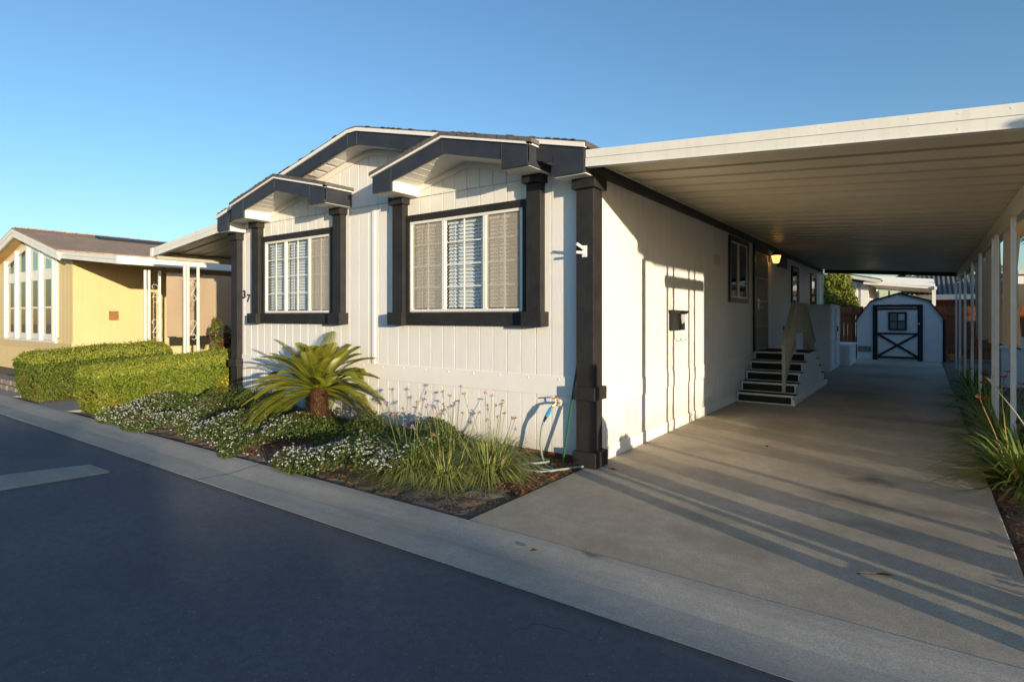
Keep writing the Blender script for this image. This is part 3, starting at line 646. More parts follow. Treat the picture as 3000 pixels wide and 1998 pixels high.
# house number digits
num = thing('house_number', 'black metal digits 37 on white wall beside left pillar', 'house number', (-6.64, -.01, 1.9))
for ch, x, z, h in (('3', -6.76, 1.87, .135), ('7', -6.635, 1.81, .13)):
    cu = bpy.data.curves.new('digit', 'FONT'); cu.body = ch; cu.size = h * 1.42; cu.extrude = .006; cu.offset = .003
    ob = bpy.data.objects.new('digit_curve', cu); C.objects.link(ob)
    dg = bpy.context.evaluated_depsgraph_get(); me = bpy.data.meshes.new_from_object(ob.evaluated_get(dg)); bpy.data.objects.remove(ob)
    o = bpy.data.objects.new('digit', me); C.objects.link(o); me.materials.clear(); me.materials.append(M['black']); o.parent = num
    o.rotation_euler = (rad(90), rad(0 if ch == '3' else 6), 0); o.location = Vector((x, -.012, z)) - Vector(num.location); o['label'] = 'digit three' if ch == '3' else 'slipped digit seven'

# ------------------------------------------------------------------ patio covers
def cover(name, label, x0, x1, y0, y1, z0, z1, sgn, bh_=.15, lift=.06):
    """ribbed pan roof from house side (x0,z0 underside) to outer beam (x1,z1)."""
    root = thing(name, label, 'carport', (x1, y0, 0))
    sl = (z1 - z0) / (x1 - x0); zu = lambda x: z0 + sl * (x - x0)
    prof = []; y = y0 + .03
    while y < y1 - .03:
        prof += [(y, .0), (y + .17, .0), (y + .185, .045), (y + .20, .045), (y + .215, .012), (y + .385, .012), (y + .40, .045), (y + .415, .045), (y + .43, 0)]; y += .43
    prof = [(a, h) for a, h in prof if a < y1 - .02]
    m = MB(); xa, xb = x0, x1
    for i in range(len(prof) - 1):
        (a, ha), (b, hb) = prof[i], prof[i + 1]
        if abs(b - a) < 1e-6: continue
        m.quad((xa, a, zu(xa) + lift + ha), (xa, b, zu(xa) + lift + hb), (xb, b, zu(xb) + lift + hb), (xb, a, zu(xb) + lift + ha))
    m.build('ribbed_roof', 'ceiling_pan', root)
    t = MB(); zt_ = lift + .050; t.quad((xa, y0, zu(xa) + zt_), (xb, y0, zu(xb) + zt_), (xb, y1, zu(xb) + zt_), (xa, y1, zu(xa) + zt_)); t.build('roof_top', 'white_metal', root)
    f = MB(); P = lambda x, dz: (x, zu(x) + dz)
    for a, b, dz0, dz1, yy in ((xa, xb, -.012, .075, y0 - .012), (xa, xb, .080, .16, y0 - .006)):
        f.prism([P(a, dz0), P(b, dz0), P(b, dz1), P(a, dz1)] if sgn > 0 else [P(b, dz0), P(a, dz0), P(a, dz1), P(b, dz1)], 'y', yy, y0 + .02)
    f.prism([P(xa, -.012), P(xb, -.012), P(xb, -.004), P(xa, -.004)], 'y', y0 - .02, y0 + .05)
    f.prism([P(xa, .075), P(xb, .075), P(xb, .082), P(xa, .082)], 'y', y0 - .0, y0 + .03, 1)
    for x in np.arange(min(xa, xb) + .12, max(xa, xb), .28):
        for dz, yy in ((.02, y0 - .012), (.13, y0 - .006)): f.box(x - .004, x + .004, yy - .003, yy, zu(x) + dz - .004, zu(x) + dz + .004)
    f.build('front_fascia', ['white_metal', 'black'], root, bevel=.002)
    g = MB(); g.box(xb - .03 * sgn, xb + .06 * sgn, y0 - .02, y1, zu(xb) - .012, zu(xb) + .16); g.build('side_gutter', 'white_metal', root)
    bm = MB(); bm.box(xb - .16 * sgn, xb - .06 * sgn, y0 + .02, y1, zu(xb) - bh_, zu(xb) + lift - .002); bm.build('beam', 'cream_rail', root, bevel=.004)
    e = MB(); e.prism([P(xa, -.02), P(xb, -.02), P(xb, lift + .056), P(xa, lift + .056)], 'y', y1 + .002, y1 + .025); e.build('end_trim', 'black', root)
    return root, zu
def posts(root, x, groups, ztop, mats='post_white'):
    for g in groups:
        for y in g: MB().box(x - .023, x + .023, y - .023, y + .023, -.04, ztop).build('post', mats, root, bevel=.003)
def scroll(root, x, ya, yb, zs, r=.0055):
    w_ = (yb - ya); c = (ya + yb) / 2; R = w_ / 2 - .035
    for z in zs:
        pts = []
        for k in range(15):
            a = math.pi * 1.25 - k / 14 * math.pi * 1.5; rr = R * (.45 + .55 * min(1, k / 6)); pts.append((x, c + math.cos(a) * rr, z + .16 + math.sin(a) * rr))
        q = pts[-1]
        low = []
        for k in range(15):
            a = math.pi * .25 - k / 14 * math.pi * 1.5; rr = R * (.45 + .55 * min(1, (14 - k) / 6)); low.append((x, c + math.cos(a + math.pi * .5) * rr, z - .12 + math.sin(a + math.pi * .5) * rr))
        MB().tube(pts + low, r, 6).build('scroll', 'post_white', root)
car, zc = cover('carport', 'long white metal carport over the driveway beside the white home', .085, 3.78, -.3, 16.6, 3.045, 2.775, 1, .15, .095)
posts(car, 3.6, [(-.30, -.248), (.53, .765), (1.40, 1.66), (2.86,), (4.60, 5.02), (7.35,), (9.35,), (11.75,), (14.1,), (16.3,)], 2.64)
scroll(car, 3.6, .53, .765, (.5, 1.3, 2.1)); scroll(car, 3.6, 1.40, 1.66, (.5, 1.3, 2.1)); scroll(car, 3.6, 4.60, 5.02, (.5, 1.3, 2.1))
awn, za_ = cover('patio_awning', 'short white metal awning on far side of white home above clipped hedge', -7.0, -9.55, -.3, 12, 3.0, 2.74, -1, .06)
posts(awn, -9.4, [(.235, .30, .50), (3.2,), (6.2,), (9.2,)], 2.62)
scroll(awn, -9.4, .30, .50, (.45, 1.25, 2.05))

def curtain(label, x, y0, y1, ztop, zbot, slant=0., seed=0, flare=0.):
    r = np.random.default_rng(seed); ny, nz = 40, 26; Y, Z = np.meshgrid(np.linspace(0, 1, ny), np.linspace(0, 1, nz), indexing='ij')
    yy = y0 + (y1 - y0) * Y + slant * (1 - Y) * np.clip(1 - abs(Z - .55) * 2, 0, 1) - flare * (1 - Y) * (1 - Z) ** 3
    zz = zbot + (ztop - zbot) * Z + .02 * np.sin(Y * 5 + seed) * (1 - Z)
    ph = r.uniform(0, 6, 3); xx = x + .035 * np.sin(Y * (y1 - y0) * 7 + ph[0]) * (1 - .5 * Z) + .02 * np.sin(Y * (y1 - y0) * 13 + ph[1] + Z * 2) + .02 * (1 - Z) * np.sin(ph[2] + Y * 3)
    i = np.arange(ny * nz).reshape(ny, nz); F = np.stack([i[:-1, :-1], i[1:, :-1], i[1:, 1:], i[:-1, 1:]], -1).reshape(-1, 4)
    root = thing('shade_curtain', label, 'curtain', (x, y0, zbot), 'tan shade curtains on carport edges')
    npmesh('fabric', np.stack([xx, yy, zz], -1), F, 'curtain', parent=root, smooth=True)
    MB().tube([(x, y0 + .02, zbot - .01), (x, y1, zbot - .01)], .013, 6).build('bottom_rod', 'black', root); return root
curtain('nearest tan shade curtain with pinched edge under the driveway carport beam', 3.68, 3.12, 4.45, 2.66, 1.2, .45, 1, .05)
curtain('middle tan shade curtain hanging between two carport posts by the driveway', 3.67, 5.1, 7.2, 2.66, 1.16, 0, 2)
curtain('farthest narrow tan shade curtain on the driveway carport beam', 3.67, 7.6, 9.2, 2.66, 1.14, 0, 3)
curtain('sunlit tan shade curtain beside the yellow house', -11.3, .72, 5.4, 2.56, 1.09, 0, 4)
rs = MB().tube([(3.62, .45, 2.40), (3.62, 2.05, 2.40)], .085, 12).build('rolled_shade', 'curtain'); tag(rs, 'rolled up tan shade tied under the front end of the carport beam', 'curtain')

# ------------------------------------------------------------------ entry steps
st = thing('entry_steps', 'wooden entry steps with brown carpet and white nosing at the door', 'steps', (.5, 7.6, 0))
ups = [(5.60, .17), (5.93, .34), (6.28, .51), (6.60, .68), (6.95, .85)]; dns = [(8.24, .85), (8.58, .67), (8.94, .49), (9.31, .31), (9.65, .145)]
side = [(5.60, -.03)] + [p for (y, z) in [(5.60, .17)] for p in [(5.60, .17)]]
poly = [(5.61, -.03), (5.61, .165), (5.93, .165), (5.93, .335), (6.28, .335), (6.28, .505), (6.60, .505), (6.60, .675), (6.95, .675), (6.95, .845), (8.24, .845), (8.24, .67), (8.58, .67), (8.58, .49), (8.94, .49), (8.94, .31), (9.31, .31), (9.31, .145), (9.66, .145), (9.66, -.03)]
mb = MB(); ys = sorted(set(p[0] for p in poly))
def ht(y):
    if y < 6.95: return max([z for (a, z) in ups if a <= y + 1e-6], default=0)
    for a, z in dns:
        if y < a: return z
    return .145
for i in range(len(ys) - 1): mb.box(.02, .955, ys[i], ys[i + 1], -.03, ht((ys[i] + ys[i + 1]) / 2) - .012)
mb.build('stringer', 'shed_side', st)
mb = MB(); siding(mb, 'x', .968, 1, 5.61, 9.66, lambda y: (.0, max(ht(y) - .012, .01)), [5.7 + .1 * k for k in range(40)], .006, .004)
for a in ys: pass
mb.build('side_panel', 'shed_side', st)
MB().box(.955, .985, 5.60, 9.76, -.03, .10).build('side_base', 'white_trim', st, bevel=.002)
tr = MB(); nm = MB(); yprev = None
for i, (y, z) in enumerate(ups):
    y2 = ups[i + 1][0] if i < 4 else 8.24
    tr.box(.02, .975, y + .004, y2 + .02, z - .012, z)                                   # tread carpet
    tr.box(.05, .935, y - .004, y + .006, z - .155, z - .03)                           # riser carpet
    nm.box(.03, .98, y - .010, y + .02, z - .030, z + .003)                             # nosing strip
    nm.box(.03, .052, y - .010, y + .01, z - .165, z - .03); nm.box(.935, .96, y - .010, y + .01, z - .165, z - .03)
nm.box(.03, .96, 5.588, 5.60, -.0, .022)
for (y, z), (y2, z2) in zip(dns, dns[1:]): tr.box(.02, .975, y - .02, y2, z2 - .012, z2 + .001)
tr.build('carpet', 'carpet', st); nm.build('nosing', 'post_white', st, bevel=.002)
rl = MB(); X = .76
rl.box(X - .03, X + .03, 5.90, 5.955, .17, 1.06); rl.box(X - .03, X + .03, 6.93, 6.99, .85, 1.80); rl.box(X - .03, X + .03, 8.18, 8.24, .85, 1.80); rl.box(X - .025, X + .025, 9.28, 9.33, .15, 1.03)
rl.bar((X, 5.84, 1.02), (X, 7.0, 1.82), .10, .04); rl.bar((X, 7.0, 1.82), (X, 8.22, 1.82), .10, .04); rl.bar((X, 8.22, 1.82), (X, 9.5, .98), .06, .04)
rl.bar((X, 5.93, .36), (X, 6.96, 1.08), .05, .05); rl.bar((X, 7.0, 1.25), (X, 8.2, 1.25), .05, .05); rl.bar((X, 8.22, 1.15), (X, 9.4, .34), .05, .05)
for k in range(1, 6): y = 5.95 + k * .165; t_ = (y - 5.93) / 1.03; rl.box(X - .012, X + .012, y - .015, y + .015, .36 + .72 * t_, 1.02 + .77 * t_)
for k in range(1, 8): y = 7.0 + k * .155; rl.box(X - .012, X + .012, y - .015, y + .015, 1.25, 1.80)
for k in range(1, 7): y = 8.24 + k * .17; t_ = (y - 8.22) / 1.18; rl.box(X - .012, X + .012, y - .015, y + .015, 1.15 - .81 * t_, 1.80 - .8 * t_)
rl.build('handrail', 'cream_rail', st, bevel=.003)

# ------------------------------------------------------------------ wall fixtures
la = thing('wall_lantern', 'lit black porch lantern with amber glass beside the entry door', 'lamp', (.0, 8.35, 2.86))
MB().box(0.004, .025, 8.29, 8.41, 2.76, 2.93).tube([(.02, 8.35, 2.9), (.08, 8.35, 2.93), (.15, 8.35, 2.925)], .012).lathe((.16, 8.35, 2.90), [(.125, 0), (.12, .015), (.07, .06), (.03, .08), (.015, .11)], 12).build('hood', 'black', la)
MB().lathe((.16, 8.35, 2.735), [(.05, 0), (.062, .01), (.10, .165)], 8).build('glass_shade', 'lamp_glow', la)
ml = thing('mailbox', 'black wall mailbox with a white envelope sticking out', 'mailbox', (.0, 2.35, 1.36))
MB().box(.004, .115, 2.2, 2.53, 1.365, 1.60).build('box', 'black', ml, bevel=.006)
MB().prism([(.004, 1.60), (.135, 1.585), (.175, 1.63), (.004, 1.645)], 'y', 2.19, 2.54).build('lid', 'black', ml)
MB().prism([(2.30, 1.60), (2.50, 1.60), (2.51, 1.48), (2.40, 1.45)], 'x', .117, .121).build('envelope', 'white_petal', ml)
for y in (2.25, 2.46): MB().tube([(.06, y, 1.37), (.07, y, 1.25), (.10, y, 1.215), (.14, y + .02, 1.23), (.15, y + .03, 1.26)], .004, 6).build('newspaper_hook', 'black', ml)
fb = thing('flagpole_bracket', 'small white flagpole bracket on the front of the corner pillar', 'bracket', (-.04, -.1, 2.22))
MB().box(-.066, -.008, -.108, -.101, 2.165, 2.285).build('plate', 'white_trim', fb, bevel=.002)
MB().tube([(-.04, -.105, 2.25), (-.085, -.19, 2.30)], .016, 10).tube([(-.04, -.105, 2.21), (-.10, -.165, 2.215)], .015, 10).build('socket', 'white_trim', fb)
fa = thing('outdoor_faucet', 'brass outdoor faucet on round white plate low on front wall', 'faucet', (-.4, 0, .63))
MB().tube([(-.385, -.003, .62), (-.385, -.02, .62)], .034, 16).build('wall_plate', 'white_trim', fa)
MB().tube([(-.385, -.02, .62), (-.395, -.09, .62), (-.415, -.12, .60), (-.43, -.125, .565)], .014, 8).tube([(-.395, -.08, .62), (-.40, -.085, .67)], .007, 6).build('spout', 'brass', fa)
MB().tube([(-.43, -.11, .672), (-.375, -.06, .682)], .008, 6).build('handle', 'brown_plaque', fa)
ho = thing('garden_hose', 'grey green garden hose with blue connector hanging from faucet and coiled', 'hose', (-.4, -.3, 0))
MB().tube([(-.43, -.125, .575), (-.452, -.13, .535)], .020, 10).tube([(-.452, -.13, .53), (-.48, -.135, .485)], .022, 10).build('connector', 'blue_plastic', ho)
MB().tube([(-.48, -.135, .487), (-.515, -.14, .42)], [.02, .012], 10).build('strain_relief', 'black', ho)
def smooth_path(P, n=8):
    P = [Vector(p) for p in P]; out = []
    for i in range(len(P) - 1):
        p0, p1, p2, p3 = P[max(i - 1, 0)], P[i], P[i + 1], P[min(i + 2, len(P) - 1)]
        for k in range(n):
            t = k / n; out.append(.5 * ((2 * p1) + (p2 - p0) * t + (2 * p0 - 5 * p1 + 4 * p2 - p3) * t * t + (3 * p1 - p0 - 3 * p2 + p3) * t ** 3))
    return out + [P[-1]]
hp = [(-.512, -.14, .43), (-.535, -.15, .33), (-.54, -.16, .2), (-.50, -.2, .08), (-.40, -.30, .018), (-.33, -.36, .015), (-.25, -.40, .016), (-.20, -.47, .02), (-.28, -.53, .03), (-.42, -.47, .035), (-.55, -.34, .02), (-.50, -.20, .03), (-.40, -.22, .03), (-.40, -.34, .04), (-.55, -.47, .03), (-.66, -.46, .02), (-.60, -.55, .018), (-.44, -.60, .018), (-.26, -.58, .02), (-.12, -.42, .03), (-.05, -.27, .028), (-.02, -.17, .02)]
MB().tube(smooth_path(hp), .0125, 8).build('tube', 'hose', ho, smooth=True)
gp = MB().tube([(-.27, -.16, -.02), (-.195, -.05, .80), (-.165, -.02, 1.06)], .011, 8).build('garden_pole', 'green_pole'); tag(gp, 'thin green pole leaning against the wall by the corner pillar', 'pole')

# ------------------------------------------------------------------ foliage helpers
def leaves(P, Nrm, size, name, mats, parent=None, jitter=.9, aspect=.5, mi=None, smin=.6):
    k = len(P); a = rng.normal(0, 1, (k, 3)); n = Nrm + a * jitter; n /= np.linalg.norm(n, axis=1)[:, None] + 1e-9
    t = np.cross(n, rng.normal(0, 1, (k, 3))); t /= np.linalg.norm(t, axis=1)[:, None] + 1e-9; b = np.cross(n, t)
    L = (size * rng.uniform(smin, 1.3, k))[:, None]; W = L * aspect
    V = np.stack([P - t * L, P - b * W, P + t * L, P + b * W], 1); F = np.arange(4 * k).reshape(k, 4)
    return npmesh(name, V, F, mats, mi, parent)
def blade_mesh(bases, dirs, lens, wid, droop, seg=5):
    """arching strap leaves. returns V,F"""
    k = len(bases); t = np.linspace(0, 1, seg + 1)
    az = np.arctan2(dirs[:, 1], dirs[:, 0]); sd = np.stack([-np.sin(az), np.cos(az), np.zeros(k)], -1)
    P = bases[:, None, :] + dirs[:, None, :] * (lens[:, None] * t)[..., None]
    P[..., 2] -= (droop[:, None] * lens[:, None] * t ** 2.4); P[..., :2] += (np.stack([np.cos(az), np.sin(az)], -1) * (droop * lens * .35)[:, None])[:, None, :] * (t ** 2)[None, :, None]
    P[..., 2] = np.maximum(P[..., 2], .006 + .01 * rng.uniform(0, 1, (k, 1)))
    w_ = (wid[:, None] * np.array([.7 + .5 * math.sin(x * 3) if x < .5 else 1.2 * (1 - x) ** .7 + .02 for x in t]))[..., None]
    A = P - sd[:, None] * w_; B = P + sd[:, None] * w_
    V = np.stack([A, B], 2).reshape(-1, 3); s2 = 2 * (seg + 1)
    F = [];
    base = (np.arange(k) * s2)[:, None]
    for i in range(seg): F.append(base + np.array([2 * i, 2 * i + 1, 2 * i + 3, 2 * i + 2])[None])
    return V, np.concatenate(F)
def clump(name, label, cat, loc, n, L, Wd, mats, spread=(.15, 1.15), droop=(.15, .8), dry=.12, r0=.10, group=None, ang=None, nm='blades'):
    root = thing(name, label, cat, loc, group); L0 = np.array(loc)
    a = rng.uniform(0, 2 * np.pi, n) if ang is None else rng.uniform(ang[0], ang[1], n)
    el = np.pi / 2 - (spread[0] + (spread[1] - spread[0]) * rng.uniform(0, 1, n) ** .8)
    d = np.stack([np.cos(a) * np.cos(el), np.sin(a) * np.cos(el), np.sin(el)], -1)
    r = r0 * np.sqrt(rng.uniform(0, 1, n)); b = np.stack([np.cos(a) * r, np.sin(a) * r, np.zeros(n)], -1) + L0
    ln = L * rng.uniform(.55, 1.15, n); dr = rng.uniform(droop[0], droop[1], n) * (1.45 - np.sin(el))
    V, F = blade_mesh(b, d, ln, Wd * rng.uniform(.7, 1.3, n), dr)
    isdry = rng.uniform(0, 1, n) < dry * (1.5 - np.sin(el)); mi = np.tile(isdry.astype(int), F.shape[0] // n)
    npmesh(nm, V, F, mats, mi, root); return root

# ------------------------------------------------------------------ clipped hedges
def hedge(label, x0, x1, y0, y1, z0, z1, n, gold=None, lm='hedge_leaf', gr='clipped hedges beside the walk'):
    root = thing('clipped_hedge', label, 'hedge', ((x0 + x1) / 2, (y0 + y1) / 2, 0), gr)
    cx, cy, cz = (x0 + x1) / 2, (y0 + y1) / 2, z1 / 2
    hx, hy, hz = (x1 - x0) / 2, (y1 - y0) / 2, z1 / 2
    # superellipsoid shell points
    q = rng.normal(0, 1, (n, 3)); q /= np.linalg.norm(q, axis=1)[:, None]
    # sample a rounded box by area
    f = rng.choice(5, n, p=np.array([hy * hz, hy * hz, hx * hz, hx * hz * .6, hx * hy * 1.0]) / (hy * hz * 2 + hx * hz * 1.6 + hx * hy))
    u = rng.uniform(-1, 1, n); v = rng.uniform(-1, 1, n); P = np.zeros((n, 3)); Nn = np.zeros((n, 3))
    for i, (ax, s) in enumerate(((0, 1), (0, -1), (1, -1), (1, 1), (2, 1))):
        m = f == i; o = [j for j in range(3) if j != ax]; P[m, ax] = s; P[m, o[0]] = u[m]; P[m, o[1]] = v[m]; Nn[m, ax] = s
    R = .3; H = np.array([hx, hy, hz]); Pw = P * H; core = H - R; core = np.maximum(core, .05)
    Cc = np.clip(Pw, -core, core); Cc[:, 2] = np.where(Pw[:, 2] < 0, Pw[:, 2], Cc[:, 2]); Dv = Pw - Cc; dl = np.linalg.norm(Dv, axis=1)[:, None] + 1e-9
    Nn = Dv / dl; Rr = np.minimum(R, H.min()); Pn = Cc + Nn * Rr
    hol = (np.sin(Pn[:, 0] * 17 + Pn[:, 2] * 13) * np.sin(Pn[:, 1] * 15 + Pn[:, 2] * 19 + 2) > .75) * -.05
    sho = (rng.uniform(0, 1, n) < .03) * rng.uniform(.02, .07, n)
    lum = hol + sho + .028 * np.sin(Pn[:, 0] * 5 + 1) * np.cos(Pn[:, 1] * 4.3 + Pn[:, 2] * 5) + rng.normal(0, .012, n)
    und = np.clip((-.55 * hz - Pn[:, 2]) / hz, 0, 1) * .25
    Pn = Pn + Nn * (lum - und)[:, None]; topw = (Pn[:, 2] > 0) * (z1 - z0) * ((Pn[:, 1] + hy) / (2 * hy) - 1.); Pn[:, 2] += topw * np.clip(Pn[:, 2] / hz, 0, 1) * 1.0
    W = Pn + np.array([cx, cy, cz])
    mi = None; mats = [lm, 'gold_leaf', 'hedge_tip']
    mi = np.zeros(n, int)
    tipm = (Pn[:, 2] > hz * (.62 + topw * 0) + topw * .8) & (rng.uniform(0, 1, n) < .75); mi[tipm] = 2
    if gold: 
        for (gx, gy, gz, gr_) in gold: mi[(np.linalg.norm((W - np.array([gx, gy, gz])) * np.array([1, .7, 1]), axis=1) + rng.normal(0, .05, n)) < gr_] = 1
    leaves(W, Nn, .019, 'foliage', mats, root, .75, .5, mi)
    m = MB(); m.box(x0 + .1, x1 - .1, y0 + .1, y1 - .1, .03, min(z0, z1) - .1); m.build('core', 'hedge_core', root, bevel=.2)
    m = MB()
    for k in range(14):
        x = random.uniform(x0 + .2, x1 - .2); y = y0 + (y1 - y0) * (k + .5) / 14; m.tube([(x, y, -.03), (x + .03, y, .2)], .012, 6)
    m.build('stems', 'bark', root)
    return root
hedge('clipped green hedge nearer the white home with golden patch by the pillar', -8.6, -7.55, -1.92, .95, .73, .93, 64000, [(-7.7, .55, .30, .36), (-7.65, .75, .72, .3), (-7.6, .2, .12, .2)])
hedge('clipped green hedge nearer the yellow house across the walk', -11.5, -10.15, -2.0, .45, .86, 1.0, 56000, None, 'hedge_leaf_deep')

# ------------------------------------------------------------------ sago palm
sp_c = (-3.93, -.52, 0)
sg = thing('sago_palm', 'squat sago palm with shaggy trunk in the flower bed', 'palm', sp_c)
mb = MB().lathe(sp_c, [(.09, -.03), (.105, .1), (.115, .3), (.11, .45), (.06, .57)], 16); mb.build('trunk', 'bark', sg)
k = 2600; a = rng.uniform(0, 2 * np.pi, k); z = rng.uniform(0, .55, k); r = .118 - .03 * (z / .55) ** 3
P = np.stack([sp_c[0] + np.cos(a) * r, sp_c[1] + np.sin(a) * r, z], -1); dn = np.stack([np.cos(a) * .6, np.sin(a) * .6, np.ones(k) * .8], -1)
V, F = blade_mesh(P, dn / np.linalg.norm(dn, axis=1)[:, None], rng.uniform(.04, .10, k), rng.uniform(.006, .011, k), np.full(k, .1), 2)
npmesh('trunk_fibre', V, F, 'fibre', None, sg)
def fronds(root, c, n, L, els, mat, leafw=.0046, nl=58, avoid_wall=True, name='frond', leafL=.155):
    for i in range(n):
        t = i / (n - 1); a = i * 2.399 + random.uniform(-.2, .2); e0 = els[0] + (els[1] - els[0]) * t + random.uniform(-.08, .08)
        d = np.array([math.cos(a) * math.cos(e0), math.sin(a) * math.cos(e0), math.sin(e0)]); Ln = L * (1 if t > .15 else .75) * random.uniform(.88, 1.08)
        if avoid_wall and d[1] > .15:
            reach = (-.04 - c[1]) / max(d[1], .01); 
            if reach < Ln: d[1] *= max(.25, reach / Ln); d /= np.linalg.norm(d)
        s = np.linspace(0, 1, nl); drp = (.16 + .62 * t) * Ln
        if t > .55 and math.cos(a + .60) > .80: continue
        mid = np.array(c)[None] + d[None] * (s * Ln)[:, None]; mid[:, 2] -= drp * s ** 2.1; mid[:, 2] = np.maximum(mid[:, 2], .05)
        if avoid_wall: mid[:, 1] = np.minimum(mid[:, 1], -.035)
        tg = np.gradient(mid, axis=0); tg /= np.linalg.norm(tg, axis=1)[:, None]
        sd = np.cross(tg, np.array([0, 0, 1.])); sd /= np.linalg.norm(sd, axis=1)[:, None] + 1e-9; up = np.cross(sd, tg)
        m = MB(); m.tube([tuple(p) for p in mid[::6]] + [tuple(mid[-1])], .006, 5); Vr = np.array(m.v); Fr = m.f
        Vs = []; Fs = []; 
        ll = leafL * np.sin(np.pi * np.clip(s * .93 + .07, 0, 1)) ** .45 * (s > .06)
        for sg_ in (-1, 1):
            q = sd * sg_ * .86 + tg * .42 + up * .22; q /= np.linalg.norm(q, axis=1)[:, None]
            tip = mid + q * ll[:, None]; tip[:, 2] -= .012
            if avoid_wall: tip[:, 1] = np.minimum(tip[:, 1], -.02)
            w_ = tg * leafw
            Vs.append(np.stack([mid - w_, mid + w_, (mid + tip) / 2 + w_ * 1.1 + up * .006, tip, (mid + tip) / 2 - w_ * 1.1 + up * .006], 1))
        VV = np.concatenate(Vs).reshape(-1, 5, 3); kk = len(VV); F5 = np.arange(kk * 5).reshape(kk, 5)
        me_v = [tuple(p) for p in VV.reshape(-1, 3)]; mm = MB(); mm.add(me_v, [tuple(r_) for r_ in F5]); mm.add([tuple(p) for p in Vr], Fr)
        mm.build(name, mat, root)
fronds(sg, (sp_c[0], sp_c[1], .52), 84, 1.15, (1.36, -.12), 'palm_leaf')

# ------------------------------------------------------------------ flowering ground cover (one mass)
def cover_h(x, y):
    h = .19 + .08 * np.sin(x * 2.1 + 1) * np.cos(y * 2.7) + .05 * np.sin(x * 5.3 + y * 4.1)
    h += .22 * np.exp(-((x + 6.2) / .6) ** 2 - ((y + .5) / .5) ** 2) + .16 * np.exp(-((x + 1.9) / .5) ** 2 - ((y + .55) / .3) ** 2) + .15 * np.exp(-((x + 2.9) / .3) ** 2 - ((y + .4) / .3) ** 2)
    return h
n = 90000; x = rng.uniform(-8.2, -1.15, n); y = rng.uniform(-2.12, -.06, n)
edge = -2.0 - .10 * np.sin(x * 1.9 + 1) - .06 * np.sin(x * 5.1)
ok = (y > edge) & ~((x > -3.35) & (x < -2.65) & (y < -1.25 + .22 * np.sin(x * 6)) & (y < -1.35 + (x + 2.55) * -.25)) & ~((x > -3.8) & (x < -2.2) & (y > -.45) & (x > -3.4)) & ~((x > -1.75) & (y < -1.75 + .1 * np.sin(x * 9))) & ~((x < -7.4) & (y < -1.2 + (x + 7.4) * .9))
nz_ = np.sin(x * 3.7 + np.cos(y * 4)) + np.sin(y * 5.2 + x * 1.3); ok &= ~((nz_ > 1.35) & (rng.uniform(0, 1, n) < .7))
x, y = x[ok], y[ok]; h = cover_h(x, y); ed = np.clip((y - (-2.08)) / .25, .15, 1); z = h * ed * rng.uniform(.25, 1.08, len(x)) ** .7
P = np.stack([x, y, z], -1); Nn = np.tile([0, -.25, 1.], (len(x), 1))
gc = leaves(P, Nn, .017, 'flowering_ground_cover', ['cover_leaf', 'white_petal', 'red_leaf'], None, .8, .55)
tag(gc, 'low trailing ground cover with small white flower heads beside the curb', 'ground cover', kind='stuff')
# white flower heads: clusters of tiny petals above the leaves
nf = 2000; fx = rng.uniform(-8.0, -1.2, nf * 4); fy = rng.uniform(-2.08, -.3, nf * 4)
dens = np.clip((-.75 - fy) / .9, .04, 1) * (np.where((fx > -3.5) & (fx < -2.6), .15, 1)) * (.45 + .55 * np.sin(fx * 3.1 + fy * 2) ** 2) * np.where(fx > -2.6, 1.6, 1)
ok = (rng.uniform(0, 1, nf * 4) < dens * .62) & (fy > -2.04 - .08 * np.sin(fx * 1.9 + 1)) & ~((fx > -1.75) & (fy < -1.75)) & ~((fx < -7.4) & (fy < -1.2 + (fx + 7.4) * .9))
fx, fy = fx[ok][:nf], fy[ok][:nf]; fz = cover_h(fx, fy) * np.clip((fy + 2.12) / .25, .3, 1) + rng.uniform(-.03, .03, len(fx))
Pf = np.repeat(np.stack([fx, fy, fz], -1), 9, 0); off = rng.normal(0, 1, Pf.shape); off[:, 2] = abs(off[:, 2]) * .7; off /= np.linalg.norm(off, axis=1)[:, None]
Pf = Pf + off * rng.choice([.008, .011, .014], len(fx)).repeat(9)[:, None]
fl = leaves(Pf, off, .006, 'white_flower_heads', 'white_petal', None, .3, .8); tag(fl, 'scatter of small round white flower heads over the ground cover', 'flowers', kind='stuff')

# ------------------------------------------------------------------ society garlic clumps
def garlic(loc, n, L, stalks, label, lilac=.45):
    r_ = clump('society_garlic', label, 'plant', loc, n, L, .0050, ['garlic_leaf', 'garlic_dry'], (.05, 1.4), (.6, 1.9), .10, .19, 'society garlic clumps by the corner')
    for i in range(stalks):
        a = random.uniform(0, 6.28); r = random.uniform(0, .12); t = random.uniform(.0, .5); H = L * random.uniform(.75, 1.6)
        b = Vector((loc[0] + math.cos(a) * r, loc[1] + math.sin(a) * r, 0)); e = b + Vector((math.cos(a) * math.sin(t), math.sin(a) * math.sin(t), math.cos(t))) * H
        if e.y > -.05: e.y = -.05
        sk = MB().tube([b, (b + e) / 2 + Vector((0, 0, .02)), e], .0022, 4).build('flower_stalk', 'garlic_leaf', r_)
        hd = MB(); kd = 'lilac' if random.random() < lilac else 'faded'
        for k in range(12):
            d = Vector((random.gauss(0, 1), random.gauss(0, 1), random.gauss(.4, .8))).normalized(); c = e - d * .002; f = e + d * random.uniform(.014, .026)
            s_ = d.orthogonal().normalized() * .0045; u_ = d.cross(s_)
            hd.add([c, f + s_, f + d * .006, f - s_], [(0, 1, 2, 3)]); hd.add([c, f + u_, f + d * .006, f - u_], [(0, 1, 2, 3)])
        hd.build('flower_head', kd, sk)
garlic((-1.36, -1.28, 0), 950, .50, 5, 'leftmost garlic clump with long blades falling toward the curb', .3)
